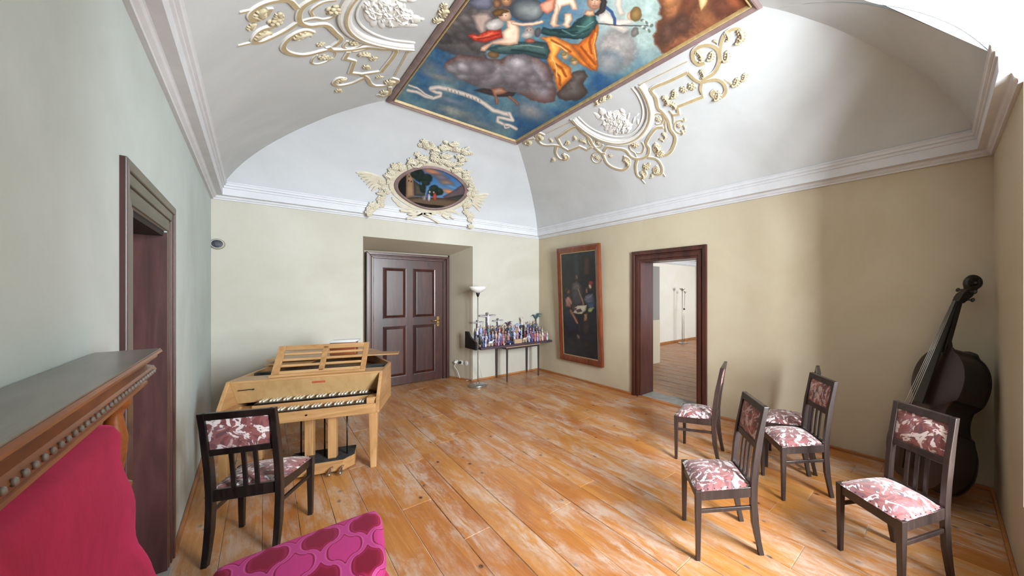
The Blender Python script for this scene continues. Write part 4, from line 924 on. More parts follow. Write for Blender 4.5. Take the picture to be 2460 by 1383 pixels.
p.poly(a((1170, 200), (1250, 210), (1300, 290), (1300, 370), (1280, 430), (1200, 450), (1120, 440), (1040, 430), (970, 500), (925, 495), (935, 460), (1050, 400), (1140, 380), (1130, 320), (1180, 280)), sk, sd_, 1.4, 9, .6, .1, (240, 218, 198))
p.line(a((1230, 235), (1330, 250), (1420, 245), (1510, 222)), 8, sk, dark=sd_); p.ell(a((1155, 160))[0], (16, 15), sk, 0, sd_); p.poly(a((1030, 130), (1090, 100), (1170, 105), (1200, 130), (1140, 140), (1120, 170), (1060, 175)), (110, 78, 46), (62, 46, 30), 1.5, 6)
p.ell(a((1370, 110))[0], (42, 29), (126, 134, 134), 0, (54, 60, 66), 1.4, 26, .3, .15, (226, 230, 226), (.7, .35))
p.poly(a((1490, 60), (1560, 10), (1640, -10), (1620, 110), (1560, 150), (1510, 120)), (216, 148, 122), (150, 82, 64), 1.5, 8)
p.poly(a((1640, -30), (1800, -30), (1840, 60), (1850, 110), (1800, 110), (1770, 60), (1700, 80), (1660, 160), (1650, 240), (1690, 260), (1620, 275), (1580, 240), (1620, 120)), sk, sd_, 1.3, 8, .5, .1, (242, 224, 206)); p.poly(a((1720, 140), (1790, 140), (1800, 200), (1770, 245), (1785, 280), (1740, 280), (1700, 250), (1720, 220)), sk, sd_, 1.2, 7, .5)
p.poly(a((1500, 330), (1520, 270), (1600, 285), (1760, 290), (1840, 200), (1900, 170), (1990, 190), (2020, 250), (1960, 360), (1840, 390), (1680, 370), (1560, 350)), (46, 78, 76), (20, 36, 40), 1.8, 16, 1, .2, (86, 122, 112))
p.poly(c3((330, 150), (420, 120), (450, 190), (462, 230), (420, 330), (300, 390), (140, 370), (60, 330), (200, 280), (280, 230)), (56, 92, 88), (24, 44, 48), 1.6, 16, 1, .2, (98, 132, 122))
p.ell(a((1385, 315))[0], (13, 14), (198, 176, 160), 0, (110, 100, 100)); p.ell(a((1370, 345))[0], (13, 9), (196, 190, 184), 0, (130, 124, 120)); p.ell(a((1395, 400))[0], (12, 5), (168, 88, 72), 0); p.ell(a((1470, 320))[0], (8, 12), (84, 84, 88), 20)
oc, od, ol = (216, 140, 58), (150, 74, 30), (240, 186, 104)
p.poly(a((1490, 365), (1640, 358), (1770, 425), (1870, 540), (1985, 650), (1980, 690), (1860, 610), (1760, 520), (1690, 480), (1650, 550), (1700, 600), (1780, 650), (1795, 750), (1740, 800), (1690, 850), (1662, 885), (1640, 800), (1605, 690), (1550, 590), (1590, 500), (1560, 420)), oc, od, 1.4, 11, .7, .2, ol, (-.8, -.3))
p.poly(c3((462, 220), (470, 300), (440, 420), (452, 560), (462, 640), (440, 692), (380, 660), (300, 560), (240, 480), (190, 430), (270, 430), (360, 360), (410, 320)), (200, 112, 42), (136, 64, 26), 1.4, 12, .7, .2, (232, 160, 80), (.6, .2))
for P in (a((1600, 390), (1700, 450), (1780, 500)), a((1640, 620), (1700, 660), (1740, 740)), a((1620, 680), (1680, 740), (1680, 820)), c3((420, 300), (380, 420), (400, 520)), c3((300, 460), (360, 540), (430, 620))): p.line(P, 5, (150, 66, 26), 2, 1)
for q in (c3((150, 545))[0], c3((232, 598))[0]): p.ell(q, (9, 9), (206, 168, 130), 0, (120, 96, 70)); p.ell((q[0] - 3, q[1] - 5), (8, 5), (136, 118, 74), 0)
p.ell(c3((430, 20))[0], (19, 22), (214, 176, 148), 10, (120, 84, 66), 1.4); p.poly(c3((330, -20), (370, -60), (500, -60), (545, 30), (530, 120), (480, 170), (420, 150), (470, 100), (490, 30), (440, -30), (370, 0)), (52, 46, 46), (30, 28, 30), 1.5, 6)
for dx in (-6, 6): p.ell((c3((430, 20))[0][0] + dx, c3((430, 14))[0][1]), (2.6, 1.6), (70, 50, 44), 0, None, .8, None, .2)
p.line([c3((432, 22))[0], c3((428, 52))[0]], 2.4, (168, 124, 100)); p.line([c3((412, 70))[0], c3((446, 70))[0]], 2.2, (160, 84, 72)); p.poly(c3((350, 110), (420, 110), (430, 160), (380, 175), (320, 150)), (206, 160, 132), (130, 90, 70), 1.4, 6)
p.poly(c3((470, 150), (540, 120), (620, 190), (700, 190), (780, 200), (790, 240), (700, 260), (760, 290), (700, 330), (620, 290), (540, 250), (470, 220)), (206, 190, 176), (150, 146, 144), 1.5, 10, .8); p.poly(c3((620, 60), (640, -60), (700, -60), (690, 70), (720, 150), (660, 180)), (196, 178, 162), (140, 138, 136), 1.5, 9)
p.ell(c3((775, 165))[0], (9, 11), (214, 184, 158), 0, (150, 118, 96)); p.ell(c3((820, 150))[0], (14, 18), (140, 112, 66), 10, (92, 74, 46)); p.line(c3((540, 90), (590, 130), (615, 190), (620, 245)), 7, (52, 78, 128), dark=(34, 50, 88)); p.line(c3((460, 238), (640, 255), (860, 262), (980, 256)), 2.6, (64, 66, 64))
for k in range(9): q = c3((880 + 14 * (k % 5) * 1.6, 205 + 13 * k))[0]; p.ell(q, (5, 3), (200, 206, 196) if k % 2 else (96, 116, 100), 30 * k, None, .8)
p.ell(c3((810, 320))[0], (9, 12), (120, 116, 110), 20)
for P_, w_, col_ in ((a((1620, 300), (1720, 330), (1840, 310)), 3, (24, 44, 48)), (a((1700, 300), (1800, 350), (1900, 330)), 3, (96, 130, 122)), (a((1250, 450), (1380, 440), (1520, 470)), 3.5, (120, 146, 138)), (a((1220, 490), (1380, 500), (1540, 540)), 3.5, (30, 48, 52)), (a((1100, 470), (1200, 455), (1320, 460)), 3, (96, 122, 118)), (a((860, 365), (940, 370), (1040, 330)), 3, (236, 130, 100)), (a((900, 385), (1000, 365), (1100, 340)), 3, (128, 36, 30)), (c3((200, 330), (280, 340), (380, 290)), 3, (30, 52, 54)), (c3((260, 260), (340, 270), (420, 220)), 3, (110, 146, 136)), (a((1610, 420), (1690, 455), (1750, 500)), 3, (248, 206, 130)), (a((1600, 560), (1640, 640), (1650, 740)), 3, (248, 206, 130)), (c3((440, 330), (420, 450), (440, 580)), 3, (240, 180, 96)), (a((1660, 60), (1665, 140), (1640, 220)), 2.2, (186, 148, 124))): p.line(P_, w_, col_, 1.8, .8)
for q_, r2_ in ((a((1150, 168))[0], 1.5), (a((1170, 20))[0], 1.5), (a((1385, 305))[0], 1.4)):
    for dx_ in (-4, 4): p.ell((q_[0] + dx_, q_[1] - 1), (r2_, 1), (80, 56, 46), 0, None, .7, None, .2)
# brown cloud and robe at the far end
p.poly(c3((1030, -400), (1020, 0), (1045, 60), (1030, 160), (1055, 180), (1010, 240), (1015, 300), (985, 350), (1000, 430), (1040, 470), (1060, 520), (2600, 520), (2600, -1400), (1030, -1400)), (112, 70, 48), (92, 56, 40), 3, 40, 2, .34, (150, 98, 66))
for q, r_, col in ((c3((1190, 100))[0], (24, 34), (150, 96, 62)), (c3((1330, 60))[0], (20, 40), (98, 58, 40)), (c3((1500, 200))[0], (34, 26), (134, 84, 56)), (c3((1120, 330))[0], (22, 34), (86, 60, 48)), (c3((1650, 90))[0], (34, 24), (96, 56, 42)), (c3((1260, 250))[0], (26, 24), (84, 56, 46)), (c3((1150, 10))[0], (16, 22), (170, 112, 70)), (c3((1750, 30))[0], (26, 18), (140, 78, 52))): p.ell(q, r_, col, 30, None, 8, None, 2.2, .2)
p.poly(c3((1400, -200), (1520, -200), (1500, 30), (1480, 70), (1440, 120), (1425, 60)), (206, 180, 128), (150, 120, 76), 1.6, 8)
p.C = np.clip(p.C * 1.14 + 4, 0, 250)
Vf = np.stack([GXf, GYf, np.zeros_like(GXf) + .012], -1).reshape(-1, 3)
gridmesh('canvas', Vf, nu, nv_, M['paint'], cp, p.C, flip=True)
M['mauve'] = mat('mauve_painted_moulding', lin(120, 98, 96), lin(142, 120, 116), 8, coord='World', rough=.55)
M['gold'] = mat('dull_gold', lin(190, 164, 112), lin(168, 142, 96), 20, coord='World', rough=.5)
def frame_run(prof, nm, m, parent, hx, hy):
    cs = [(-1, -1), (1, -1), (1, 1), (-1, 1)]
    for k in range(4):
        (ax, ay), (bx, by) = cs[k], cs[(k + 1) % 4]
        b = MB(); b.loft([[(ax * (hx - d), ay * (hy - d), z) for d, z in prof], [(bx * (hx - d), by * (hy - d), z) for d, z in prof]]); b.build(nm, m, parent, smooth=True, angle=25)
frame_run([(0, .03), (-.004, -.012), (.012, -.024), (.024, -.026), (.036, -.014), (.042, -.012), (.05, .0), (.055, .03)], 'frame_side', M['mauve'], cp, HXf, HYf)
frame_run([(.05, .03), (.05, -.008), (.055, -.014), (.061, -.012), (.066, .0), (.066, .03)], 'gilt_fillet', M['gold'], cp, HXf, HYf)

# ------------------------------------------------------------------ points on the vault
def hit(side_, x, y, off=0):
    d = ray(x, y)
    def at(v):
        if side_ == 'B': t_ = (YB - D0 - v * (YB - D0 - FY1)) / d[1]
        else: t_ = (XR - D0 - v * (XR - D0 - FX1)) / d[0]
        return t_, EYE + d[2] * t_ - (ZSP + (ZC - ZSP) * fS(v))
    if at(0)[1] < 0:
        t_ = ((YB - .125) if side_ == 'B' else (XR - .125)) / (d[1] if side_ == 'B' else d[0]); P = Vector((d[0] * t_, d[1] * t_, EYE + d[2] * t_)); nn = Vector((0, -1, 0)) if side_ == 'B' else Vector((-1, 0, 0)); return P + nn * off, nn
    lo, hi = 0., 1.
    for _ in range(30):
        m_ = (lo + hi) / 2
        if at(m_)[1] > 0: lo = m_
        else: hi = m_
    t_ = at(lo)[0]; P = Vector((d[0] * t_, d[1] * t_, EYE + d[2] * t_)); e = .01
    dz = (fS(min(1, lo + e)) - fS(max(0, lo - e))) * (ZC - ZSP); run = (min(1, lo + e) - max(0, lo - e)) * ((YB - D0 - FY1) if side_ == 'B' else (XR - D0 - FX1))
    nn = Vector((0, -dz, -run)) if side_ == 'B' else Vector((-dz, 0, -run)); nn.normalize()
    return P + nn * off, nn
def mir(P, on):   # the left cove repeats the right one, mirrored across the room
    return Vector((FX0 + FX1 - P.x, P.y, P.z)) if on else P
def ribbon(pts, w, h, nm, mats, parent, mirror, side_='R', smoothk=5, taper=False, sharp=False):
    S = pts if sharp else smoothpath(pts, smoothk)
    H_ = [hit(side_, *q) for q in S]; Q = [mir(a_[0], mirror) for a_ in H_]; Nn = [Vector((-a_[1].x, a_[1].y, a_[1].z)) if mirror else a_[1] for a_ in H_]
    rings = []; L_ = len(Q)
    for i in range(L_):
        tg = (Q[min(i + 1, L_ - 1)] - Q[max(i - 1, 0)]).normalized(); sv_ = Nn[i].cross(tg).normalized(); ww = w * (1 - .75 * abs(2 * i / (L_ - 1) - 1) ** 3 if taper else 1)
        if sharp and 0 < i < L_ - 1:
            a_, b_ = (Q[i] - Q[i - 1]).normalized(), (Q[i + 1] - Q[i]).normalized(); ww = w / max(.5, math.sqrt(max(.05, (1 + a_.dot(b_)) / 2)))
        rings.append([Q[i] + sv_ * (ww * c_ / 2) + Nn[i] * (h * g_) for c_, g_ in ((-1.05, -.3), (-1, .75), (-.72, 1), (.72, 1), (1, .75), (1.05, -.3))])
    b = MB(); vs = [q for r_ in rings for q in r_]; n_ = 6
    for i in range(L_ - 1):
        for j in range(n_ - 1):
            pass
    b.loft(rings, closed=False, cap=False); b.m = [1 if (k % 5) == 2 else 0 for k in range(len(b.f))]
    b.add(rings[0], [(0, 1, 2, 3, 4, 5)]); b.add(rings[-1], [(5, 4, 3, 2, 1, 0)])
    return b.build(nm, mats, parent)
M['stucco_w'] = mat('white_stucco', lin(226, 224, 220), lin(216, 213, 206), 12, coord='World', rough=.75)
M['stucco_t'] = mat('tan_painted_stucco', lin(172, 152, 112), lin(186, 167, 128), 14, coord='World', rough=.7)
M['stucco_c'] = mat('cream_stucco', lin(204, 195, 172), lin(216, 208, 188), 18, coord='World', rough=.75)
M['stucco_g'] = mat('gilded_stucco', lin(180, 166, 134), lin(202, 190, 162), 30, coord='World', rough=.6)
# shared small relief pieces
def leafmesh():
    b = MB()                                   # acanthus: curled tip, ribbed lobes fanning from a spine
    sp = [(-.034, 0), (-.018, .004), (0, .005), (.016, .001), (.028, -.008), (.030, -.018), (.022, -.022)]
    b.tube([(x, y, .006 + .006 * (k / 6)) for k, (x, y) in enumerate(sp)], [.004, .008, .010, .010, .009, .008, .006], 7)
    for x, y, l, a_ in ((-.022, .012, .026, .9), (-.006, .016, .030, 1.1), (.012, .013, .026, 1.0), (-.022, -.008, .024, -.9), (-.006, -.011, .026, -1.1), (.010, -.012, .020, -1.2), (.026, .004, .020, .5)):
        b.ell((x, y, .005), (l / 2, .0062, .0085), 8, 5, M=Matrix.Rotation(a_, 3, 'Z'))
    return b
def rosemesh():
    b = MB(); b.ell((0, 0, .012), (.009, .009, .009), 8, 5)
    for k in range(5): a_ = k * math.pi * .4; b.ell((.015 * math.cos(a_), .015 * math.sin(a_), .007), (.014, .012, .0075), 8, 5, M=Matrix.Rotation(a_, 3, 'Z') @ Matrix.Rotation(-.4, 3, 'Y'))
    for k in range(5): a_ = k * math.pi * .4 + .6; b.ell((.027 * math.cos(a_), .027 * math.sin(a_), .003), (.011, .014, .006), 8, 5, M=Matrix.Rotation(a_, 3, 'Z') @ Matrix.Rotation(-.3, 3, 'Y'))
    return b
PROTO = {}
def piece(kind_, P, Nn, ang, sc, m, parent, nm):
    key = (kind_, m.name)
    if key not in PROTO: PROTO[key] = (leafmesh() if kind_ == 'leaf' else rosemesh()).build(nm, m, parent, smooth='all'); o = PROTO[key]
    else: o = PROTO[key].copy(); COL.objects.link(o); o.parent = parent; o.name = nm
    z = Nn.normalized(); x = Vector((0, 1, 0)) - z * z.y
    if x.length < .1: x = Vector((1, 0, 0)) - z * z.x
    x.normalize(); y = z.cross(x); R_ = Matrix((x, y, z)).transposed() @ Matrix.Rotation(ang, 3, 'Z')
    o.matrix_basis = Matrix.Translation(P) @ R_.to_4x4() @ Matrix.Scale(sc, 4); return o
c4 = conv(1240, 160, 4.1)
BANDS = [  # (points, width, sharp)
 (c4((1690, 48), (1520, 130), (1335, 215), (1378, 300), (1400, 400), (1450, 452), (1500, 530), (1520, 610), (1572, 700), (1535, 820), (1470, 868), (1400, 858), (1362, 805), (1388, 752)), .042, 0),
 (c4((1690, 48), (1760, 118), (1830, 148), (1900, 128), (1985, 122), (2050, 165), (2070, 235), (2030, 292), (1970, 302), (1930, 262), (1962, 228)), .040, 0),
 (c4((1830, 150), (1820, 220), (1840, 290), (1590, 388), (1602, 462), (1545, 472)), .036, 1),
 (c3((1440, 755), (1560, 690), (1612, 600), (1620, 520), (1590, 452), (1520, 420), (1430, 432), (1370, 485), (1372, 560), (1420, 602), (1475, 588)), .044, 0),
 (c3((1638, 590), (1622, 520), (1630, 420), (1662, 330), (1722, 276), (1790, 260), (1842, 292), (1850, 345), (1828, 382), (1778, 378)), .036, 0),
 (c3((1660, 755), (1740, 800), (1790, 800), (1850, 740), (1890, 700)), .020, 0),
 (c3((850, 800), (1310, 575)), .016, 1),
 (c4((1450, 590), (1370, 610), (1285, 740), (1312, 800), (1300, 865), (1255, 895), (1190, 905), (1130, 880), (1080, 820), (980, 800), (900, 790), (868, 832)), .040, 0),
 (c4((1200, 900), (1180, 980), (1198, 1070), (1250, 1092), (1282, 1050), (1258, 1002)), .036, 0), (c4((1225, 1095), (1272, 1152)), .02, 1),
 (c4((1300, 890), (1390, 910), (1440, 990), (1432, 1050), (1380, 1054), (1358, 1012), (1392, 978)), .036, 0), (c4((1438, 1035), (1470, 1082)), .02, 1),
 (c4((850, 850), (900, 950), (980, 1000), (1060, 1012), (1110, 972), (1112, 910), (1060, 880)), .040, 0),
 (c4((400, 700), (580, 590), (650, 642), (722, 702), (762, 772), (830, 842), (880, 852)), .040, 0),
 (c4((400, 690), (450, 782), (520, 825), (630, 782), (700, 815), (752, 785)), .036, 1),
 (c4((450, 782), (380, 772), (300, 772), (242, 752), (200, 692), (228, 652), (282, 672)), .038, 0), (c4((182, 702), (102, 722), (82, 752), (132, 774)), .034, 0),
 (c4((402, 778), (390, 842), (430, 902), (490, 912), (512, 882), (470, 858)), .036, 0),
 (c4((300, 652), (570, 522)), .016, 1),
 (c4((700, 690), (722, 760), (790, 800), (858, 860), (880, 900)), .022, 0), (c4((1440, 450), (1470, 520), (1470, 580), (1480, 640)), .022, 0), (c4((1510, 430), (1545, 480), (1552, 560)), .022, 0),
 (c4((1190, 905), (1170, 850), (1130, 820), (1120, 780), (1160, 760)), .022, 0), (c4((1240, 740), (1262, 790), (1240, 845), (1190, 850)), .022, 0),
]
def circ(cx, cy, r_, a0=0, a1=300): return c4(*[(cx + r_ * math.cos(math.radians(a0 + (a1 - a0) * k / 9)), cy + r_ * math.sin(math.radians(a0 + (a1 - a0) * k / 9))) for k in range(10)])
BANDS += [(circ(812, 742, 52, 30, 330), .02, 0), (circ(1402, 512, 54, 180, 480), .02, 0), (circ(1622, 588, 64, -60, -320), .02, 0), (circ(800, 892, 54, 20, 300), .016, 0)]
LEAFS = [(c4((510, 745))[0], 'leaf', 0, 1), (c4((580, 700))[0], 'leaf', .5, .9), (c4((658, 728))[0], 'leaf', 2, 1.1), (c4((812, 745))[0], 'rose', 0, .9), (c4((930, 876))[0], 'rose', 0, .7), (c4((800, 892))[0], 'rose', 0, .9), (c4((760, 872))[0], 'leaf', 1, .6), (c4((1402, 515))[0], 'rose', 0, .8), (c4((1605, 578))[0], 'rose', 0, .7), (c4((1660, 592))[0], 'leaf', 1, .6), (c4((1660, 520))[0], 'leaf', .4, .6), (c4((1462, 672))[0], 'leaf', 1.2, .9), (c4((1432, 716))[0], 'leaf', 1.9, .7), (c4((1650, 222))[0], 'rose', 0, .9), (c4((1732, 190))[0], 'rose', 0, 1), (c4((1170, 762))[0], 'rose', 0, 1.2), (c4((1282, 985))[0], 'rose', 0, 1.1), (c4((1310, 960))[0], 'leaf', 0, .8), (c4((1338, 1072))[0], 'leaf', .6, .8), (c4((1250, 1060))[0], 'leaf', 1.2, 1.2), (c4((1390, 1020))[0], 'leaf', .3, 1.2), (c4((1480, 320))[0], 'leaf', 1.1, 1.3), (c4((1545, 370))[0], 'leaf', 1.6, 1.1), (c4((1562, 262))[0], 'leaf', .4, 1.2), (c4((2172, 148))[0], 'leaf', .3, 1.1), (c4((2250, 98))[0], 'leaf', .5, .9), (c4((855, 305))[0], 'leaf', .2, 1.2), (c4((795, 345))[0], 'leaf', .7, 1.0), (c4((920, 292))[0], 'leaf', .1, .8), (c4((1090, 930))[0], 'leaf', 1.3, 1.3), (c4((1390, 790))[0], 'leaf', 1.2, 1.3), (c4((1430, 855))[0], 'leaf', 0, 1.2), (c4((240, 690))[0], 'leaf', .6, 1.3), (c4((130, 740))[0], 'leaf', .3, 1.2), (c4((480, 880))[0], 'leaf', .6, 1.2), (c4((370, 912))[0], 'leaf', .2, 1.0), (c4((345, 720))[0], 'leaf', .8, .8), (c4((1990, 280))[0], 'leaf', .5, 1.2), (c4((1840, 60))[0], 'leaf', 1.0, 1.0), (c3((1540, 525))[0], 'leaf', .3, 1.1), (c3((1690, 525))[0], 'leaf', .5, 1.2), (c3((1420, 500))[0], 'leaf', 1.3, 1.1), (c3((1445, 545))[0], 'leaf', .5, .9), (c3((1690, 330))[0], 'leaf', 1.0, 1.0), (c3((1820, 310))[0], 'leaf', 1.0, 1.2), (c3((1810, 370))[0], 'leaf', .3, 1.0), (c3((1575, 390))[0], 'leaf', 1.6, .6), (c4((1640, 640))[0], 'leaf', 1.0, .7)]
for mirror, lab in ((False, 'tan and white stucco scrollwork with half-round medallion over the ochre wall'), (True, 'tan and white stucco scrollwork with half-round medallion over the left wall')):
    st = thing('stucco_ornament', lab, 'ornament', group='stucco ornaments beside the ceiling painting')
    for P, w, sharp in BANDS: ribbon(P, w, .012 if w > .03 else .008, 'band' if w > .03 else 'fillet', [M['stucco_w'], M['stucco_t']], st, mirror, sharp=bool(sharp))  # white band sides paint in the light caught along the tan edges
    arc = c4((560, 505), (610, 560), (700, 630), (800, 690), (900, 728), (1010, 745), (1110, 732), (1200, 690), (1270, 620), (1315, 530), (1325, 430), (1300, 330), (1260, 240), (1215, 175))
    md = ribbon(arc, .085, .022, 'medallion_moulding', [M['stucco_w'], M['stucco_w']], st, mirror)
    ribbon(arc, .022, .031, 'moulding_rim', [M['stucco_w'], M['stucco_t']], md, mirror)
    ribbon(c4((610, 490), (720, 590), (860, 660), (1000, 690), (1110, 670), (1200, 600), (1245, 500), (1245, 390), (1200, 280), (1145, 205)), .016, .010, 'inner_fillet', [M['stucco_w'], M['stucco_w']], md, mirror)
    b = MB()
    def blob(x, y, rx, ry, h, rot=0):
        P_, n_ = hit('R', *c4((x, y))[0]); P_ = mir(P_, mirror); n_ = Vector((-n_.x, n_.y, n_.z)) if mirror else n_
        ax = Vector((0, 1, 0)); ay = n_.cross(ax).normalized(); R_ = Matrix((ax, ay, n_)).transposed() @ Matrix.Rotation(rot, 3, 'Z'); b.ell(P_, (rx * 1.75, ry * 1.75, h * .42), 12, 6, M=R_)
    for q in ((975, 545, .125, .066, .022, .45), (848, 446, .034, .024, .030, .4), (800, 480, .016, .036, .012, .2), (822, 510, .014, .030, .012, .5), (905, 500, .045, .026, .030, .6), (960, 515, .050, .026, .034, .45), (1010, 545, .052, .024, .030, .5), (1047, 436, .017, .022, .030, 0), (1056, 470, .010, .022, .022, .2), (1085, 560, .046, .018, .026, .7), (1120, 590, .034, .014, .022, .9), (870, 565, .030, .014, .018, .9), (895, 600, .040, .014, .020, .4), (935, 630, .040, .015, .020, .2), (985, 640, .040, .016, .022, .5), (1040, 640, .034, .015, .020, .1), (1090, 630, .030, .020, .022, .6), (1105, 492, .036, .008, .022, .6), (1160, 522, .036, .008, .022, .6), (1200, 545, .026, .010, .016, .9), (1190, 480, .026, .007, .012, .3), (940, 548, .036, .010, .034, .9), (985, 575, .036, .010, .034, .3), (1030, 590, .030, .009, .032, .6), (832, 415, .012, .011, .022, 0), (915, 460, .030, .008, .024, .3), (980, 480, .034, .008, .022, .2)): blob(*q)
    rf = random.Random(21)
    for k in range(90):
        a_ = rf.uniform(0, 6.28); r_ = math.sqrt(rf.random()); x_, y_ = 975 + 165 * r_ * math.cos(a_), 548 + 78 * r_ * math.sin(a_) + .35 * 165 * r_ * math.cos(a_); blob(x_, y_, rf.uniform(.012, .024), rf.uniform(.003, .006), rf.uniform(.035, .06), .5 + rf.gauss(0, .7))
    b.build('relief_figure', M['stucco_w'], st, smooth='all')
    PROTO.clear()
    for q, kd, a_, sc in LEAFS:
        P_, n_ = hit('R', *q); P_ = mir(P_, mirror); n_ = Vector((-n_.x, n_.y, n_.z)) if mirror else n_
        piece(kd, P_, n_, (math.pi - a_ if mirror else a_) + .6, sc * 1.25, M['stucco_g'], st, 'rosette' if kd == 'rose' else 'leaf')

# ------------------------------------------------------------------ oval landscape in its flower cartouche, back cove
cv5 = conv(840, 320, 5.76)
ca_ = thing('oval_cartouche', 'oval landscape painting in a cream stucco flower cartouche over the back door', 'painting')
def oval(f, k):
    t_ = 2 * math.pi * k / 64; rr = 1 + .025 * math.cos(4 * t_ + .4)
    x, y = 458 * f * rr * math.cos(t_), 272 * f * rr * math.sin(t_); ro = math.radians(7); return cv5((1125 + x * math.cos(ro) - y * math.sin(ro), 748 + x * math.sin(ro) + y * math.cos(ro)))[0]
NR, NT = 70, 200
V_ = []; PXo = []; PYo = []
for i in range(NR):
    for j in range(NT):
        f = max(.004, i / (NR - 1)); t_ = 2 * math.pi * j / (NT - 1); rr = 1 + .025 * math.cos(4 * t_ + .4) * f; x, y = 462 * f * rr * math.cos(t_), 276 * f * rr * math.sin(t_); ro = math.radians(7)
        q = cv5((1125 + x * math.cos(ro) - y * math.sin(ro), 748 + x * math.sin(ro) + y * math.cos(ro)))[0]; PXo.append(q[0]); PYo.append(q[1]); V_.append(hit('B', *q, .012)[0])
p = Paint(np.array(PXo), np.array(PYo)); o5 = cv5
p.C[:] = np.array((58, 104, 158)); g_ = np.clip((p.y - 425) / 35, 0, 1); p.put(g_ * .55, (120, 150, 176)); p.n1 *= .6
for q, r_, col in (((1150, 530), (26, 6), (190, 130, 96)), ((1260, 600), (20, 7), (120, 112, 124)), ((1340, 680), (18, 7), (150, 120, 104)), ((1380, 805), (18, 5), (216, 140, 92)), ((1450, 560), (14, 5), (70, 120, 178)), ((1420, 740), (22, 5), (96, 140, 186))): p.ell(o5(q)[0], r_, col, 15, None, 2.5, None, .5, .1)
p.poly(o5((1280, 870), (1400, 810), (1500, 740), (1600, 680), (1620, 900), (1400, 960)), (92, 78, 84), (70, 62, 70), 1, 6, .3); p.poly(o5((1280, 900), (1600, 830), (1600, 1000), (1280, 960)), (58, 62, 56), None, 1, 6, .3)
p.poly(o5((640, 900), (900, 870), (1300, 890), (1600, 930), (1500, 1100), (700, 1060)), (96, 78, 62), (60, 48, 40), 1, 8, .4, .2)
p.poly(o5((880, 950), (1100, 980), (1300, 1000), (1200, 1060), (950, 1020)), (40, 28, 24), None, 1, 6, .4)
p.poly(o5((640, 500), (800, 500), (800, 880), (640, 880)), (22, 22, 24), None, 1, 6, .3); p.poly(o5((780, 520), (880, 520), (890, 870), (775, 890)), (150, 122, 94), (110, 84, 64), .8, 6, .2, .12)
for q in ((820, 590), (850, 660), (815, 650)): p.ell(o5(q)[0], (1.4, 2.2), (60, 40, 34), 0, None, .6, None, .1)
p.poly(o5((880, 640), (960, 700), (1040, 720), (1040, 870), (890, 860)), (78, 74, 66), (48, 48, 44), .8, 8, .3)
for q, r_ in (((960, 580), (14, 16)), ((1060, 620), (14, 11)), ((900, 560), (12, 10)), ((1050, 680), (10, 8)), ((1170, 760), (12, 9)), ((1240, 800), (9, 9)), ((1150, 820), (14, 8)), ((1010, 760), (8, 10))): p.ell(o5(q)[0], r_, (34, 48, 40), 0, (22, 34, 32), 1.6, None, 1, .4, (54, 74, 56))
p.line(o5((960, 740), (985, 560), (960, 480)), 1.6, (44, 40, 34))
for q, r_, col in (((1095, 880), (3.4, 9), (196, 196, 206)), ((1175, 870), (4.2, 9), (196, 78, 62)), ((1105, 805), (2.2, 2.4), (226, 210, 196)), ((1160, 810), (2.2, 2.4), (206, 160, 130)), ((1030, 890), (4, 6), (150, 146, 144)), ((1010, 880), (2.5, 4), (120, 110, 104)), ((1070, 860), (2.5, 7), (90, 90, 140))): p.ell(o5(q)[0], r_, col, 0, None, .8, None, .2)
gridmesh('canvas', np.array([tuple(v) for v in V_]), NR, NT, M['paint'], ca_, p.C)
b = MB(); rings = []
for k in range(65):
    ring = []
    for f, h in ((.99, .0), (.985, .028), (1.02, .036), (1.07, .028), (1.10, .018), (1.12, 0)): ring.append(hit('B', *oval(f, k % 64), h)[0])
    rings.append(ring)
b.loft(rings, closed=False, cap=False).build('oval_frame', M['mauve'], ca_, smooth=True, angle=30)
PROTO.clear(); rr_ = random.Random(4)
def scat(path, width, n_, kinds, scale, m=None, off=.006):
    S = smoothpath(path, 8)
    for k in range(n_):
        q = S[int((k + .5) / n_ * (len(S) - 1))]; q = (q[0] + rr_.gauss(0, width), q[1] + rr_.gauss(0, width)); P_, n2 = hit('B', *q, off + rr_.uniform(0, .03)); kd = rr_.choice(kinds)
        piece(kd, P_, n2, rr_.uniform(0, 6.28), scale * rr_.uniform(.75, 1.3), m or M['stucco_c'], ca_, 'flower' if kd == 'rose' else 'leaf')
scat(cv5((270, 1120), (330, 1010), (440, 880), (480, 740), (520, 600), (620, 480), (760, 420), (920, 370), (1100, 345), (1300, 350), (1440, 430), (1560, 520), (1650, 640), (1680, 760), (1660, 900), (1620, 1010), (1640, 1150), (1680, 1290)), 5.2, 120, ('rose', 'rose', 'leaf'), 1.15)
scat(cv5((1000, 140), (1060, 120), (1100, 170), (1180, 200), (1260, 180), (1330, 140), (1420, 170), (1500, 220), (1600, 220), (1600, 290), (1500, 340), (1350, 280), (1200, 290), (1100, 250)), 5.5, 60, ('rose', 'leaf'), 1.15)
for (x0, y0), (x1, y1), bow in ([((500, 650 + 10 * k), (90 + 36 * k, 535 + 42 * k), -10) for k in range(7)] + [((1690, 900 + 14 * k), (1925 - 26 * k, 838 + 46 * k), -6) for k in range(6)] + [((900, 1060), (690, 1060), 6), ((940, 1080), (720, 1020), -4), ((1000, 1090), (800, 1120), 6), ((1250, 1080), (1440, 1190), -6), ((1330, 1070), (1500, 1110), -6), ((1200, 1090), (1360, 1190), -4), ((700, 960), (580, 880), 6), ((800, 1020), (640, 960), 6)]):
    P = cv5((x0, y0), ((x0 + x1) / 2, (y0 + y1) / 2 + bow * 3), (x1, y1)); ribbon(P, .040, .022, 'frond', [M['stucco_c'], M['stucco_c']], ca_, False, 'B', 6, taper=True)
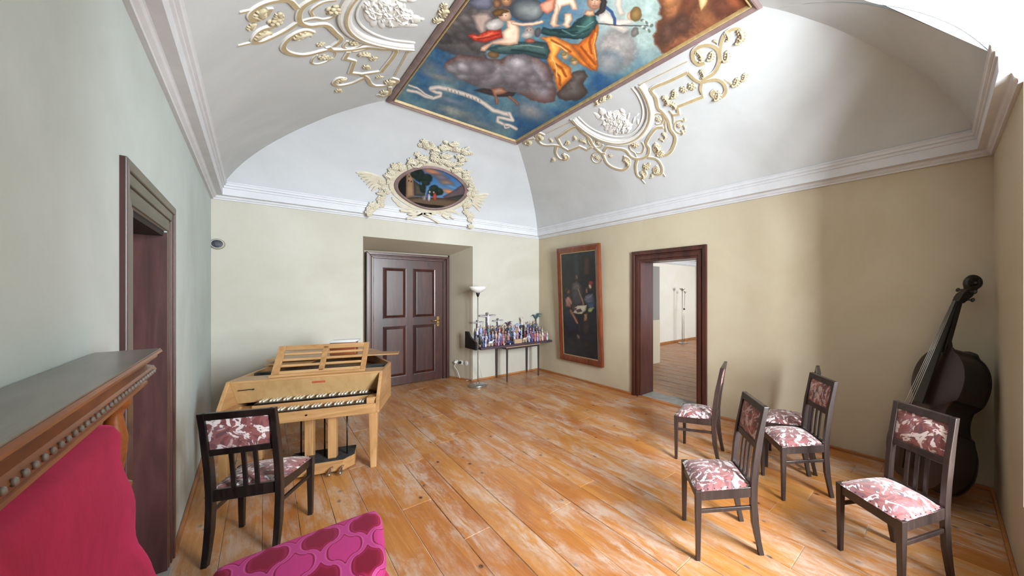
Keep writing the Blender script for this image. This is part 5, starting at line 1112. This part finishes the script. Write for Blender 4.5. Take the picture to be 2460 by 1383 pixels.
for P in (((1010, 1120), (900, 1150), (790, 1185)), ((1010, 1120), (1120, 1170), (1240, 1240)), ((1000, 1115), (940, 1135), (900, 1120), (950, 1095), (1000, 1105)), ((1020, 1115), (1090, 1140), (1130, 1125), (1080, 1098), (1020, 1105)), ((700, 1070), (850, 1090), (1010, 1110), (1200, 1110), (1400, 1100))): ribbon(cv5(*P), .030, .016, 'ribbon_bow', [M['stucco_c'], M['stucco_c']], ca_, False, 'B', 6)
b = MB(); rings = []
for k in range(65): rings.append([hit('B', *oval(f, k % 64), h)[0] for f, h in ((1.10, -.01), (1.11, .018), (1.24, .016), (1.30, -.01))])
b.loft(rings, closed=False, cap=False).build('stucco_bed', M['stucco_c'], ca_, smooth=True)

# ------------------------------------------------------------------ dark oil painting on the right wall
fp = thing('framed_painting', 'tall dark oil painting of people at a table in a brown wooden frame', 'painting', (XR, (4.125 + 5.24) / 2, .31))
PW, PH, PT = (5.24 - 4.125), 1.965, .055
M['pic_frame'] = woodmat('tortoise_frame', lin(70, 28, 14), lin(112, 50, 24), lin(142, 74, 40), 'z', 8, .32, .3); M['pic_back'] = mat('canvas_edge', lin(150, 128, 84), rough=.8)
def fpt(a_, z, d): return (-.02 - .075 * z / PH - d, -a_, z)     # hangs a little forward at the top; a_ runs to the right as seen
def fbar(poly, nm, prof):
    (p0, p1, q1, q0) = poly; b = MB(); rings = []
    for (A_, B_) in ((p0, q0), (p1, q1)):
        rings.append([fpt(A_[0] + (B_[0] - A_[0]) * t_, A_[1] + (B_[1] - A_[1]) * t_, d) for t_, d in prof])
    b.loft(rings).build(nm, M['pic_frame'], fp, bevel=.002)
w_ = .105; x0, x1 = -PW / 2, PW / 2; pr = [(0, -.01), (0, .035), (.25, .045), (.55, .036), (.85, .030), (1, .018), (1, -.01)]
fbar(((x0, 0), (x1, 0), (x1 - w_, w_), (x0 + w_, w_)), 'frame_rail', pr); fbar(((x0, PH), (x1, PH), (x1 - w_, PH - w_), (x0 + w_, PH - w_)), 'frame_rail', pr)
fbar(((x0, 0), (x0, PH), (x0 + w_, PH - w_), (x0 + w_, w_)), 'frame_stile', pr); fbar(((x1, 0), (x1, PH), (x1 - w_, PH - w_), (x1 - w_, w_)), 'frame_stile', pr)
b = MB(); ii = w_ - .002
for A_, B_ in (((x0 + ii, ii), (x1 - ii, ii)), ((x1 - ii, ii), (x1 - ii, PH - ii)), ((x1 - ii, PH - ii), (x0 + ii, PH - ii)), ((x0 + ii, PH - ii), (x0 + ii, ii))):
    b.beam(fpt(*A_, .016), fpt(*B_, .016), .012, .012)
b.build('gilt_slip', M['gold'], fp)
nu, nv_ = 130, 260; ga, gz = np.meshgrid(np.linspace(x0 + w_ - .004, x1 - w_ + .004, nu), np.linspace(w_ - .004, PH - w_ + .004, nv_), indexing='ij')
# picture space: zoom crop of the canvas, 165..505 by 205..1230
pxx = 165 + (ga - ga.min()) / np.ptp(ga) * 335; pyy = 1215 - (gz - gz.min()) / np.ptp(gz) * 1015
p = Paint(pxx, pyy); p.C[:] = (34, 34, 36); p.put(np.clip((480 - p.y) / 260, 0, 1) * .55, (40, 48, 50)); p.put(np.clip((p.y - 780) / 300, 0, 1) * .4, (30, 28, 38)); p.C *= (1 + .5 * p.n3 + .3 * p.n1)[:, None]
dk = (46, 36, 34)
p.poly([(290, 200), (345, 200), (350, 480), (300, 470)], (50, 54, 56), (38, 42, 44), 5, 20); p.poly([(395, 260), (450, 260), (440, 420), (390, 420)], (64, 48, 46), dk, 6, 16)
p.ell((320, 440), (22, 34), (84, 76, 72), 0, dk, 4); p.poly([(270, 500), (320, 470), (370, 520), (380, 700), (280, 720), (260, 620)], (62, 58, 60), dk, 5, 26, 1, .2, (92, 84, 84)); p.line([(330, 550), (360, 640), (380, 700)], 14, (132, 108, 92), 4)
p.ell((232, 580), (20, 28), (136, 92, 74), 0, (60, 42, 38), 3); p.ell((215, 560), (20, 22), (62, 48, 40), 0, None, 3); p.poly([(195, 650), (240, 620), (275, 680), (250, 740), (200, 730)], (150, 104, 90), (74, 46, 42), 4, 20, 1, .2, (176, 132, 114)); p.poly([(180, 760), (250, 750), (330, 830), (330, 960), (220, 1000), (175, 900)], (34, 38, 48), (24, 26, 34), 5, 30); p.line([(250, 770), (285, 830), (310, 880)], 30, (150, 96, 70), 5, 1, (88, 52, 42))
p.poly([(320, 715), (410, 710), (400, 760), (360, 795), (270, 790), (300, 750)], (178, 172, 150), (120, 112, 96), 3, 16); p.poly([(300, 760), (350, 745), (365, 770), (320, 785)], (70, 50, 46), None, 3, 8); p.ell((290, 740), (22, 20), (96, 60, 56), 0, None, 3); p.poly([(420, 745), (475, 730), (450, 770), (420, 775)], (140, 150, 96), (90, 96, 66), 3, 10)
p.ell((445, 530), (16, 30), (168, 140, 118), 0, (80, 58, 50), 3); p.ell((452, 500), (20, 18), (140, 58, 58), 0, None, 3); p.ell((412, 570), (12, 30), (126, 82, 62), 10, (66, 46, 40), 3); p.poly([(400, 610), (470, 590), (490, 700), (440, 740), (380, 660)], (76, 76, 90), (44, 44, 54), 5, 24, 1, .2, (112, 108, 116)); p.poly([(410, 690), (470, 680), (480, 740), (430, 740)], (60, 74, 92), None, 4, 12)
p.poly([(380, 790), (420, 780), (410, 860), (370, 870)], (132, 98, 72), dk, 4, 14); p.ell((400, 920), (30, 60), (64, 52, 48), 10, None, 8); p.ell((320, 1020), (16, 22), (96, 84, 76), -20, None, 4); p.ell((250, 1080), (60, 60), (44, 40, 46), 0, None, 10); p.ell((400, 1080), (40, 40), (44, 38, 36), 0, None, 9)
for P_, w_, c_ in (([(300, 735), (350, 722), (405, 715)], 8, (214, 206, 180)), ([(285, 785), (330, 795), (362, 790)], 7, (206, 200, 176)), ([(222, 640), (245, 660), (262, 700)], 9, (192, 146, 126)), ([(278, 820), (300, 860), (318, 890)], 9, (186, 130, 98)), ([(300, 540), (322, 520), (345, 545)], 9, (120, 102, 94)), ([(318, 425), (326, 450)], 10, (124, 112, 104)), ([(440, 520), (450, 545)], 10, (206, 178, 150)), ([(408, 560), (416, 590)], 8, (164, 112, 84)), ([(460, 610), (430, 640), (400, 630)], 10, (120, 114, 120)), ([(430, 740), (470, 732)], 6, (176, 184, 128)), ([(365, 640), (378, 690), (372, 705)], 9, (150, 116, 92)), ([(388, 800), (404, 830)], 10, (164, 124, 92)), ([(310, 1005), (326, 1030)], 8, (134, 120, 106)), ([(200, 1040), (260, 1100)], 8, (56, 50, 54)), ([(330, 900), (330, 960)], 8, (70, 58, 56))): p.line(P_, w_, c_, 3, .6)
Vp = np.stack([-.02 - .075 * gz / PH - .018, -ga, gz], -1).reshape(-1, 3); gridmesh('canvas', Vp, nu, nv_, M['oil'], fp, p.C)
b = MB(); vs = [fpt(x0 + .01, .01, .012), fpt(x1 - .01, .01, .012), fpt(x1 - .01, PH - .01, .012), fpt(x0 + .01, PH - .01, .012)]; vs2 = [fpt(x0 + .01, .01, -.008), fpt(x1 - .01, .01, -.008), fpt(x1 - .01, PH - .01, -.008), fpt(x0 + .01, PH - .01, -.008)]
b.hexa(vs2 + vs).build('stretcher_board', M['pic_back'], fp)

# ------------------------------------------------------------------ side table, display board and the little figures
M['table_metal'] = mat('dark_brown_metal', lin(52, 42, 44), rough=.45); M['table_edge'] = mat('light_table_edge', lin(176, 146, 116), rough=.5)
M['board_plum'] = mat('plum_board', lin(62, 46, 58), lin(74, 56, 66), 8, rough=.5); M['card'] = mat('tan_card', lin(178, 146, 118), lin(190, 160, 132), 9, rough=.8)
tb = thing('side_table', 'small thin-legged table carrying the board of figurines in the corner', 'table', (3.275, 5.745, 0))
TZ = .585
MB().box(-.33, -.215, TZ - .02, .33, .225, TZ).build('table_top', M['table_edge'], tb, bevel=.004)
MB().box(-.31, -.20, TZ - .05, .31, .21, TZ - .02).build('apron', M['table_metal'], tb)
for x, y in ((-.305, -.19), (.305, -.19), (-.29, .205), (.31, .205)): MB().beam((x, y, 0), (x, y, TZ - .02), .020, .020, (0, 1, 0), .028, .028).build('leg', M['table_metal'], tb, bevel=.003)
bd = thing('display_board', 'long dark board crowded with figurines resting on the side table', 'board', (2.47, 5.50, TZ + .0005))
MB().box(.03, 0, 0, 1.375, .47, .035).build('shelf', M['board_plum'], bd, bevel=.003)
tag(MB().prism([(.06, 0), (.47, 0), (.47, .27), (.36, .27), (.30, .20), (.06, .12)], .0, .028, lambda a, c, z: (z, a, c)).build('black_panel', M['black'], loc=(2.44, 5.50, TZ)), 'black upright panel at the left end of the figurine board', 'panel')
tag(MB().box(0, 0, 0, 1.27, .145, .07).build('riser_board', M['card'], loc=(2.545, 5.823, TZ + .0355), bevel=.002), 'higher card riser under the back row of figurines', 'riser'); tag(MB().box(0, 0, 0, 1.27, .165, .025).build('riser_board', M['card'], loc=(2.545, 5.655, TZ + .0355), bevel=.002), 'lower card riser under the middle row of figurines', 'riser')
BZ_ = TZ + .035
PALC = dict(blue=(74, 88, 150), white=(214, 212, 216), lilac=(150, 146, 190), red=(150, 62, 66), rose=(196, 128, 128), brown=(104, 76, 64), teal=(70, 104, 116), grey=(120, 122, 136), cream=(206, 190, 164), navy=(44, 50, 88), plum=(96, 62, 96), green=(74, 96, 78), dark=(34, 30, 36), tan=(176, 140, 112), paleblue=(160, 176, 212))
MF = {k: mat('painted_' + k, lin(*v), rough=.55) for k, v in PALC.items()}; MF['skin'] = mat('painted_skin', lin(208, 164, 138), rough=.55); MF['wood'] = woodmat('cross_wood', lin(96, 86, 92), lin(124, 112, 116), lin(150, 138, 140), 'z', 8, .6)
def figure(h, robe, cloak, pose, seed):
    """a robed figurine; one small painted body"""
    r_ = random.Random(seed); b = MB(); w = h * .115
    k = .8 if pose == 'kneel' else 1.0; H_ = h
    b.lathe([(w * 1.15, 0), (w * 1.2, h * .03), (w * .95, h * .25), (w * .72, h * .5), (w * .88, h * .66), (w * .8, h * .76), (w * .35, h * .82)], 12, m=0)
    b.ell((0, -.002, h * .90), (h * .068, h * .072, h * .085), 10, 7, m=2)
    b.ell((0, h * .022, h * .925), (h * .078, h * .07, h * .08), 10, 6, m=1)
    s = r_.choice((-1, 1)); up = .1 if pose == 'wave' else -.18
    for q in (-1, 1):
        lift = up if q == s else -.2
        b.tube([(q * w * .8, 0, h * .72), (q * w * 1.25, -w * .5, h * (.60 + lift * .3)), (q * w * .9, -w * 1.2, h * (.62 + lift))], [h * .055, h * .045, h * .035], 7, m=1)
        b.ell((q * w * .9, -w * 1.3, h * (.62 + lift)), (h * .03, h * .03, h * .03), 7, 5, m=2)
    b.loft([[(-w * .9, w * .35, h * .76), (w * .9, w * .35, h * .76), (w * .7, w * .7, h * .74), (-w * .7, w * .7, h * .74)], [(-w * 1.25, w * .5, h * .1), (w * 1.25, w * .5, h * .1), (w * 1.1, w * 1.2, h * .08), (-w * 1.1, w * 1.2, h * .08)]], m=1)
    if pose == 'staff': b.tube([(w * 1.1, -w * 1.2, 0), (w * .95, -w * 1.25, h * 1.12)], h * .014, 6, m=3)
    if pose == 'hat': b.lathe([(h * .12, 0), (h * .12, h * .012), (h * .06, h * .02), (h * .045, h * .09)], 10, (0, .0, h * .955), m=3)
    if pose == 'wings':
        for q in (-1, 1): b.loft([[(q * w * .3, w * .6, h * .78), (q * w * .5, w * .9, h * .78), (q * w * .4, w * .9, h * .5), (q * w * .2, w * .6, h * .5)], [(q * w * 2.2, w * 1.1, h * 1.05), (q * w * 2.25, w * 1.2, h * 1.05), (q * w * 2.0, w * 1.2, h * .72), (q * w * 1.95, w * 1.1, h * .72)]], m=3)
    return b, [MF[robe], MF[cloak], MF['skin'], MF['brown' if pose != 'wings' else 'white']]
def animal(h, col):
    b = MB(); L_ = h * 1.25
    b.ell((0, 0, h * .62), (L_ * .42, h * .2, h * .21), 12, 8); b.tube([(L_ * .32, 0, h * .68), (L_ * .46, 0, h * .88), (L_ * .5, 0, h * .95)], [h * .15, h * .10, h * .08], 8); b.ell((L_ * .58, 0, h * .93), (h * .17, h * .08, h * .085), 8, 6)
    for q in (-1, 1): b.ell((L_ * .48, q * h * .08, h * 1.03), (h * .03, h * .02, h * .06), 6, 4)
    for x in (-.3, .28):
        for q in (-1, 1): b.tube([(x * L_, q * h * .1, h * .55), (x * L_ + .01 * h, q * h * .1, h * .28), (x * L_, q * h * .1, 0)], [h * .075, h * .05, h * .045], 7)
    b.tube([(-L_ * .4, 0, h * .68), (-L_ * .48, 0, h * .4)], [h * .03, h * .015], 6); return b, [MF[col]]
def palm(h, col):
    b = MB(); b.tube([(0, 0, 0), (.006, 0, h * .4), (0, 0, h * .75)], [h * .035, h * .028, h * .022], 7, m=0)
    for k in range(9):
        a_ = k * 2.4; c_, s_ = math.cos(a_), math.sin(a_); l = h * .3
        pts = [(0, 0, h * .73), (c_ * l * .5, s_ * l * .5, h * (.88 + .06 * (k % 3))), (c_ * l, s_ * l, h * (.80 + .08 * (k % 3)))]; b.tube(pts, [h * .012, h * .03, h * .004], 5, m=1)
    return b, [MF['brown'], MF[col]]
def crossfig(h, wf, col):
    b = MB(); t_ = h * .035; b.box(-t_, -t_ * .6, 0, t_, t_ * .6, h, 0); b.box(-wf, -t_ * .7, h * .86, wf, t_ * .7, h * .86 + t_ * 1.6, 0)
    z = h * .86; s = h * .34; y = -t_ * 1.6
    b.loft([[(x * q, y + yy, z - s * zz) for x, yy in ((-1, .4 * t_), (1, .4 * t_), (1, -t_), (-1, -t_))] for q, zz in ((s * .13, -.02), (s * .12, .25), (s * .085, .45), (s * .11, .56), (s * .07, .8), (s * .035, 1.2))], m=1)
    b.ell((.0, y - .004, z + s * .10), (s * .085, s * .09, s * .11), 9, 6, m=1); b.ell((0, y + .004, z + s * .13), (s * .095, s * .08, s * .10), 9, 6, m=3)
    for q in (-1, 1): b.tube([(q * s * .1, y, z - s * .04), (q * wf * .5, y + .004, z + s * .02), (q * wf * .92, y + .006, z + t_)], [s * .05, s * .04, s * .03], 7, m=1)
    b.lathe([(s * .13, 0), (s * .15, s * .06), (s * .13, s * .16)], 10, (0, y, z - s * .68), m=2)
    b.box(-h * .09, -h * .05, 0, h * .09, h * .05, h * .03, 0); return b, [MF['wood'], MF['white'], MF[col], MF['brown']]
def put(b_m, nm, px, Yrow, label, rz=0, z=BZ_, cat='figurine', group=None):
    b, ms = b_m; X = onY(px, 780, Yrow).x; o = b.build(nm, ms, smooth=True, angle=60, loc=(X, Yrow, z), rot=(0, 0, rz)); tag(o, label, cat, group); return o
zx = lambda x: 1120 + x / 8.645
B1, B2, B3 = BZ_ + .0015, BZ_ + .027, BZ_ + .0725      # standing heights: board, lower riser, higher riser
for b_, px, lab in ((crossfig(.46, .145, 'white'), 440, 'tallest wooden crucifix among the figurines'), (crossfig(.34, .105, 'brown'), 238, 'smaller crucifix at the left, behind the lamp pole'), (crossfig(.35, .095, 'lilac'), 660, 'smaller crucifix to the right of the tall one')):
    put(b_, 'crucifix', zx(px), 5.945, lab, .0, B3, cat='crucifix', group='crucifixes on the board')
for x, h, c_, lab in ((1450, .40, 'teal', 'tall teal toy palm tree behind the rocky mound'), (1650, .33, 'teal', 'toy palm tree at the right end of the board'), (872, .28, 'plum', 'thin purple toy tree in the middle of the board')): put(palm(h, c_), 'toy_tree', zx(x), 5.95, lab, 0, B3, cat='figurine')
b = MB(); b.prism([(-.085, 0), (.085, 0), (.085, .19), (0, .24), (-.085, .19)], 0, .02, lambda a_, c_, z: (a_, z, c_)); put((b, [MF['paleblue']]), 'toy_tent', zx(1080), 5.94, 'pale blue toy tent at the back of the board', .0, B3, cat='figurine')
def rock():
    b = MB(); r2 = random.Random(3); rings = []
    for r_, z in ((.125, 0), (.12, .05), (.10, .095), (.098, .10), (.055, .101), (.058, .16), (.05, .20), (.04, .205)): rings.append([(r_ * 1.0 * math.cos(t_) * (1 if z in (.10, .101, .205) else r2.uniform(.86, 1.0)), r_ * .42 * math.sin(t_), z) for t_ in [k * math.pi / 6 for k in range(12)]])
    return b.loft(rings), [MF['dark']]
def reclining():
    b = MB(); b.ell((0, 0, .035), (.075, .03, .034), 12, 7); b.ell((-.08, 0, .045), (.022, .022, .025), 9, 6, 1); b.tube([(.04, 0, .03), (.11, -.006, .02)], [.026, .012], 8); return b, [MF['navy'], MF['brown']]
def block(w, h): return MB().box(-w / 2, -.03, 0, w / 2, .03, h), [M['card']]
# rows: (crop x, height, robe, cloak, pose) or (crop x, builder, name, label)
BACK = [(330, .21, 'white', 'blue', 'plain'), (395, .26, 'paleblue', 'lilac', 'staff'), (480, .22, 'plum', 'rose', 'plain'), (545, .24, 'grey', 'teal', 'staff'), (600, .23, 'dark', 'brown', 'hat'), (720, .23, 'navy', 'grey', 'plain'), (800, .22, 'rose', 'red', 'hat'), (850, .24, 'tan', 'brown', 'plain'), (900, .22, 'navy', 'dark', 'hat'), (990, .22, 'teal', 'grey', 'hat'), (1060, .22, 'lilac', 'paleblue', 'plain'), (1130, .21, 'tan', 'cream', 'plain'), (1320, rock, 'rock_stand', 'dark rocky mound at the right of the board'), (1510, .26, 'blue', 'navy', 'staff'), (1570, .23, 'navy', 'brown', 'staff'), (1640, .27, 'teal', 'grey', 'staff'), (1740, .21, 'grey', 'teal', 'staff')]
MIDD = [(290, .17, 'green', 'navy', 'plain'), (350, .17, 'lilac', 'white', 'wave'), (430, .17, 'paleblue', 'white', 'wave'), (500, .19, 'lilac', 'blue', 'plain'), (570, .20, 'paleblue', 'grey', 'plain'), (630, .20, 'cream', 'rose', 'plain'), (690, .21, 'paleblue', 'white', 'wave'), (760, .19, 'red', 'lilac', 'plain'), (830, .18, 'brown', 'tan', 'plain'), (905, .19, 'rose', 'paleblue', 'wave'), (960, .20, 'dark', 'teal', 'plain'), (1015, .19, 'white', 'paleblue', 'plain'), (1080, .19, 'rose', 'lilac', 'plain'), (1240, .22, 'paleblue', 'navy', 'wings'), (1330, .18, 'red', 'brown', 'plain'), (1390, .22, 'lilac', 'plum', 'plain'), (1455, .20, 'plum', 'rose', 'plain'), (1530, .20, 'lilac', 'blue', 'plain'), (1600, .23, 'brown', 'dark', 'staff'), (1680, .21, 'grey', 'navy', 'staff'), (1745, .19, 'white', 'grey', 'staff')]
FRNT = [(270, .13, 'blue', 'navy', 'plain'), (335, .14, 'white', 'blue', 'plain'), (400, lambda: animal(.10, 'white'), 'animal_figurine', 'white animal figurine among the left front figures'), (470, .15, 'red', 'lilac', 'kneel'), (520, .16, 'lilac', 'plum', 'plain'), (580, .15, 'red', 'blue', 'kneel'), (640, .15, 'rose', 'lilac', 'plain'), (770, reclining, 'reclining_figurine', 'reclining figurine in dark blue at the front edge of the board'), (980, lambda: block(.20, .07), 'card_block', 'wide tan card block at the front edge of the board'), (1180, lambda: animal(.10, 'cream'), 'animal_figurine', 'cream animal figurine right of the wide card block'), (1310, .15, 'paleblue', 'white', 'plain'), (1370, .18, 'blue', 'red', 'plain'), (1455, .18, 'rose', 'red', 'kneel'), (1515, .18, 'paleblue', 'rose', 'kneel'), (1575, .17, 'rose', 'cream', 'plain'), (1640, .19, 'cream', 'white', 'plain'), (1690, .16, 'red', 'rose', 'plain'), (1745, .16, 'white', 'lilac', 'plain')]
ORD = ['first', 'second', 'third', 'fourth', 'fifth', 'sixth', 'seventh', 'eighth', 'ninth', 'tenth', 'eleventh', 'twelfth', 'thirteenth', 'fourteenth', 'fifteenth', 'sixteenth', 'seventeenth', 'eighteenth', 'nineteenth', 'twentieth', 'twenty-first', 'twenty-second']
PN = dict(plain='', staff=' with staff', hat=' with hat', wave=' raising an arm', kneel=' kneeling', wings=' with wings')
for rw, L_, yr, zr in (('back', BACK, 5.883, B3), ('middle', MIDD, 5.738, B2), ('front', FRNT, 5.580, B1)):
    it = []
    for i, f in enumerate(L_):
        rz_ = random.Random(i * 7 + len(rw)).uniform(0, .35); bm_ = figure(f[1], f[2], f[3], f[4], i + len(rw) * 17) if not callable(f[1]) else f[1]()
        if callable(f[1]): rz_ = 0
        hw = max(abs(v[0] * math.cos(rz_) - v[1] * math.sin(rz_)) for v in bm_[0].v) + .002; it.append([onY(zx(f[0]), 780, yr).x, hw, bm_, f, rz_])
    x_lo, x_hi = 2.55, 3.81; tot = sum(2 * q[1] for q in it); sq = min(1, (x_hi - x_lo) / tot * .985)
    if sq < 1:
        for q in it: q[1] *= sq; q[2][0].v = [(v[0] * sq, v[1] * sq, v[2]) for v in q[2][0].v]
    for _ in range(400):
        for a_, c_ in zip(it[:-1], it[1:]):
            d_ = a_[1] + c_[1] - (c_[0] - a_[0])
            if d_ > 0: a_[0] -= d_ / 2; c_[0] += d_ / 2
        for q in it: q[0] = min(max(q[0], x_lo + q[1]), x_hi - q[1])
    n_ = 0
    for X, hw, bm_, f, rz_ in it:
        if callable(f[1]):
            o = bm_[0].build(f[2], bm_[1], smooth=f[2] != 'card_block', angle=60, loc=(X, yr, zr)); tag(o, f[3], 'rock' if 'rock' in f[2] else ('block' if 'block' in f[2] else 'figurine'))
            if f[2] == 'rock_stand': RKX = X
        else:
            o = bm_[0].build('figurine', bm_[1], smooth=True, angle=60, loc=(X, yr, zr), rot=(0, 0, rz_)); tag(o, f'{f[2]} robed figurine with {f[3]} cloak{PN[f[4]]}, {ORD[n_]} figure from left in {rw} row', 'figurine', 'painted figurines on the board'); n_ += 1
for dx, zz, hh, c1_, c2_, lab in ((0, .2065, .15, 'white', 'cream', 'highest white angel figurine on top of the rocky mound'), (-.082, .1015, .12, 'white', 'rose', 'white angel figurine on the left ledge of the rocky mound'), (.080, .1015, .12, 'cream', 'white', 'pale angel figurine on the right ledge of the rocky mound')):
    b, ms = figure(hh, c1_, c2_, 'wings', 60); b.v = [(v[0] * .62, v[1] * .62, v[2]) for v in b.v]; o = b.build('angel_figurine', ms, smooth=True, angle=60, loc=(RKX + dx, 5.883, B3 + zz)); tag(o, lab, 'figurine', 'angel figurines')
for x, lab in ((790, 'small white knob on the front edge of the board, left'), (915, 'small white knob on the front edge of the board, right')):
    tag(MB().lathe([(.004, 0), (.006, .004), (.010, .012), (.008, .022), (.001, .026)], 12).build('white_knob', M['plastic'], loc=(onY(zx(x), 820, 5.515).x, 5.515, B1), smooth='all'), lab, 'knob')
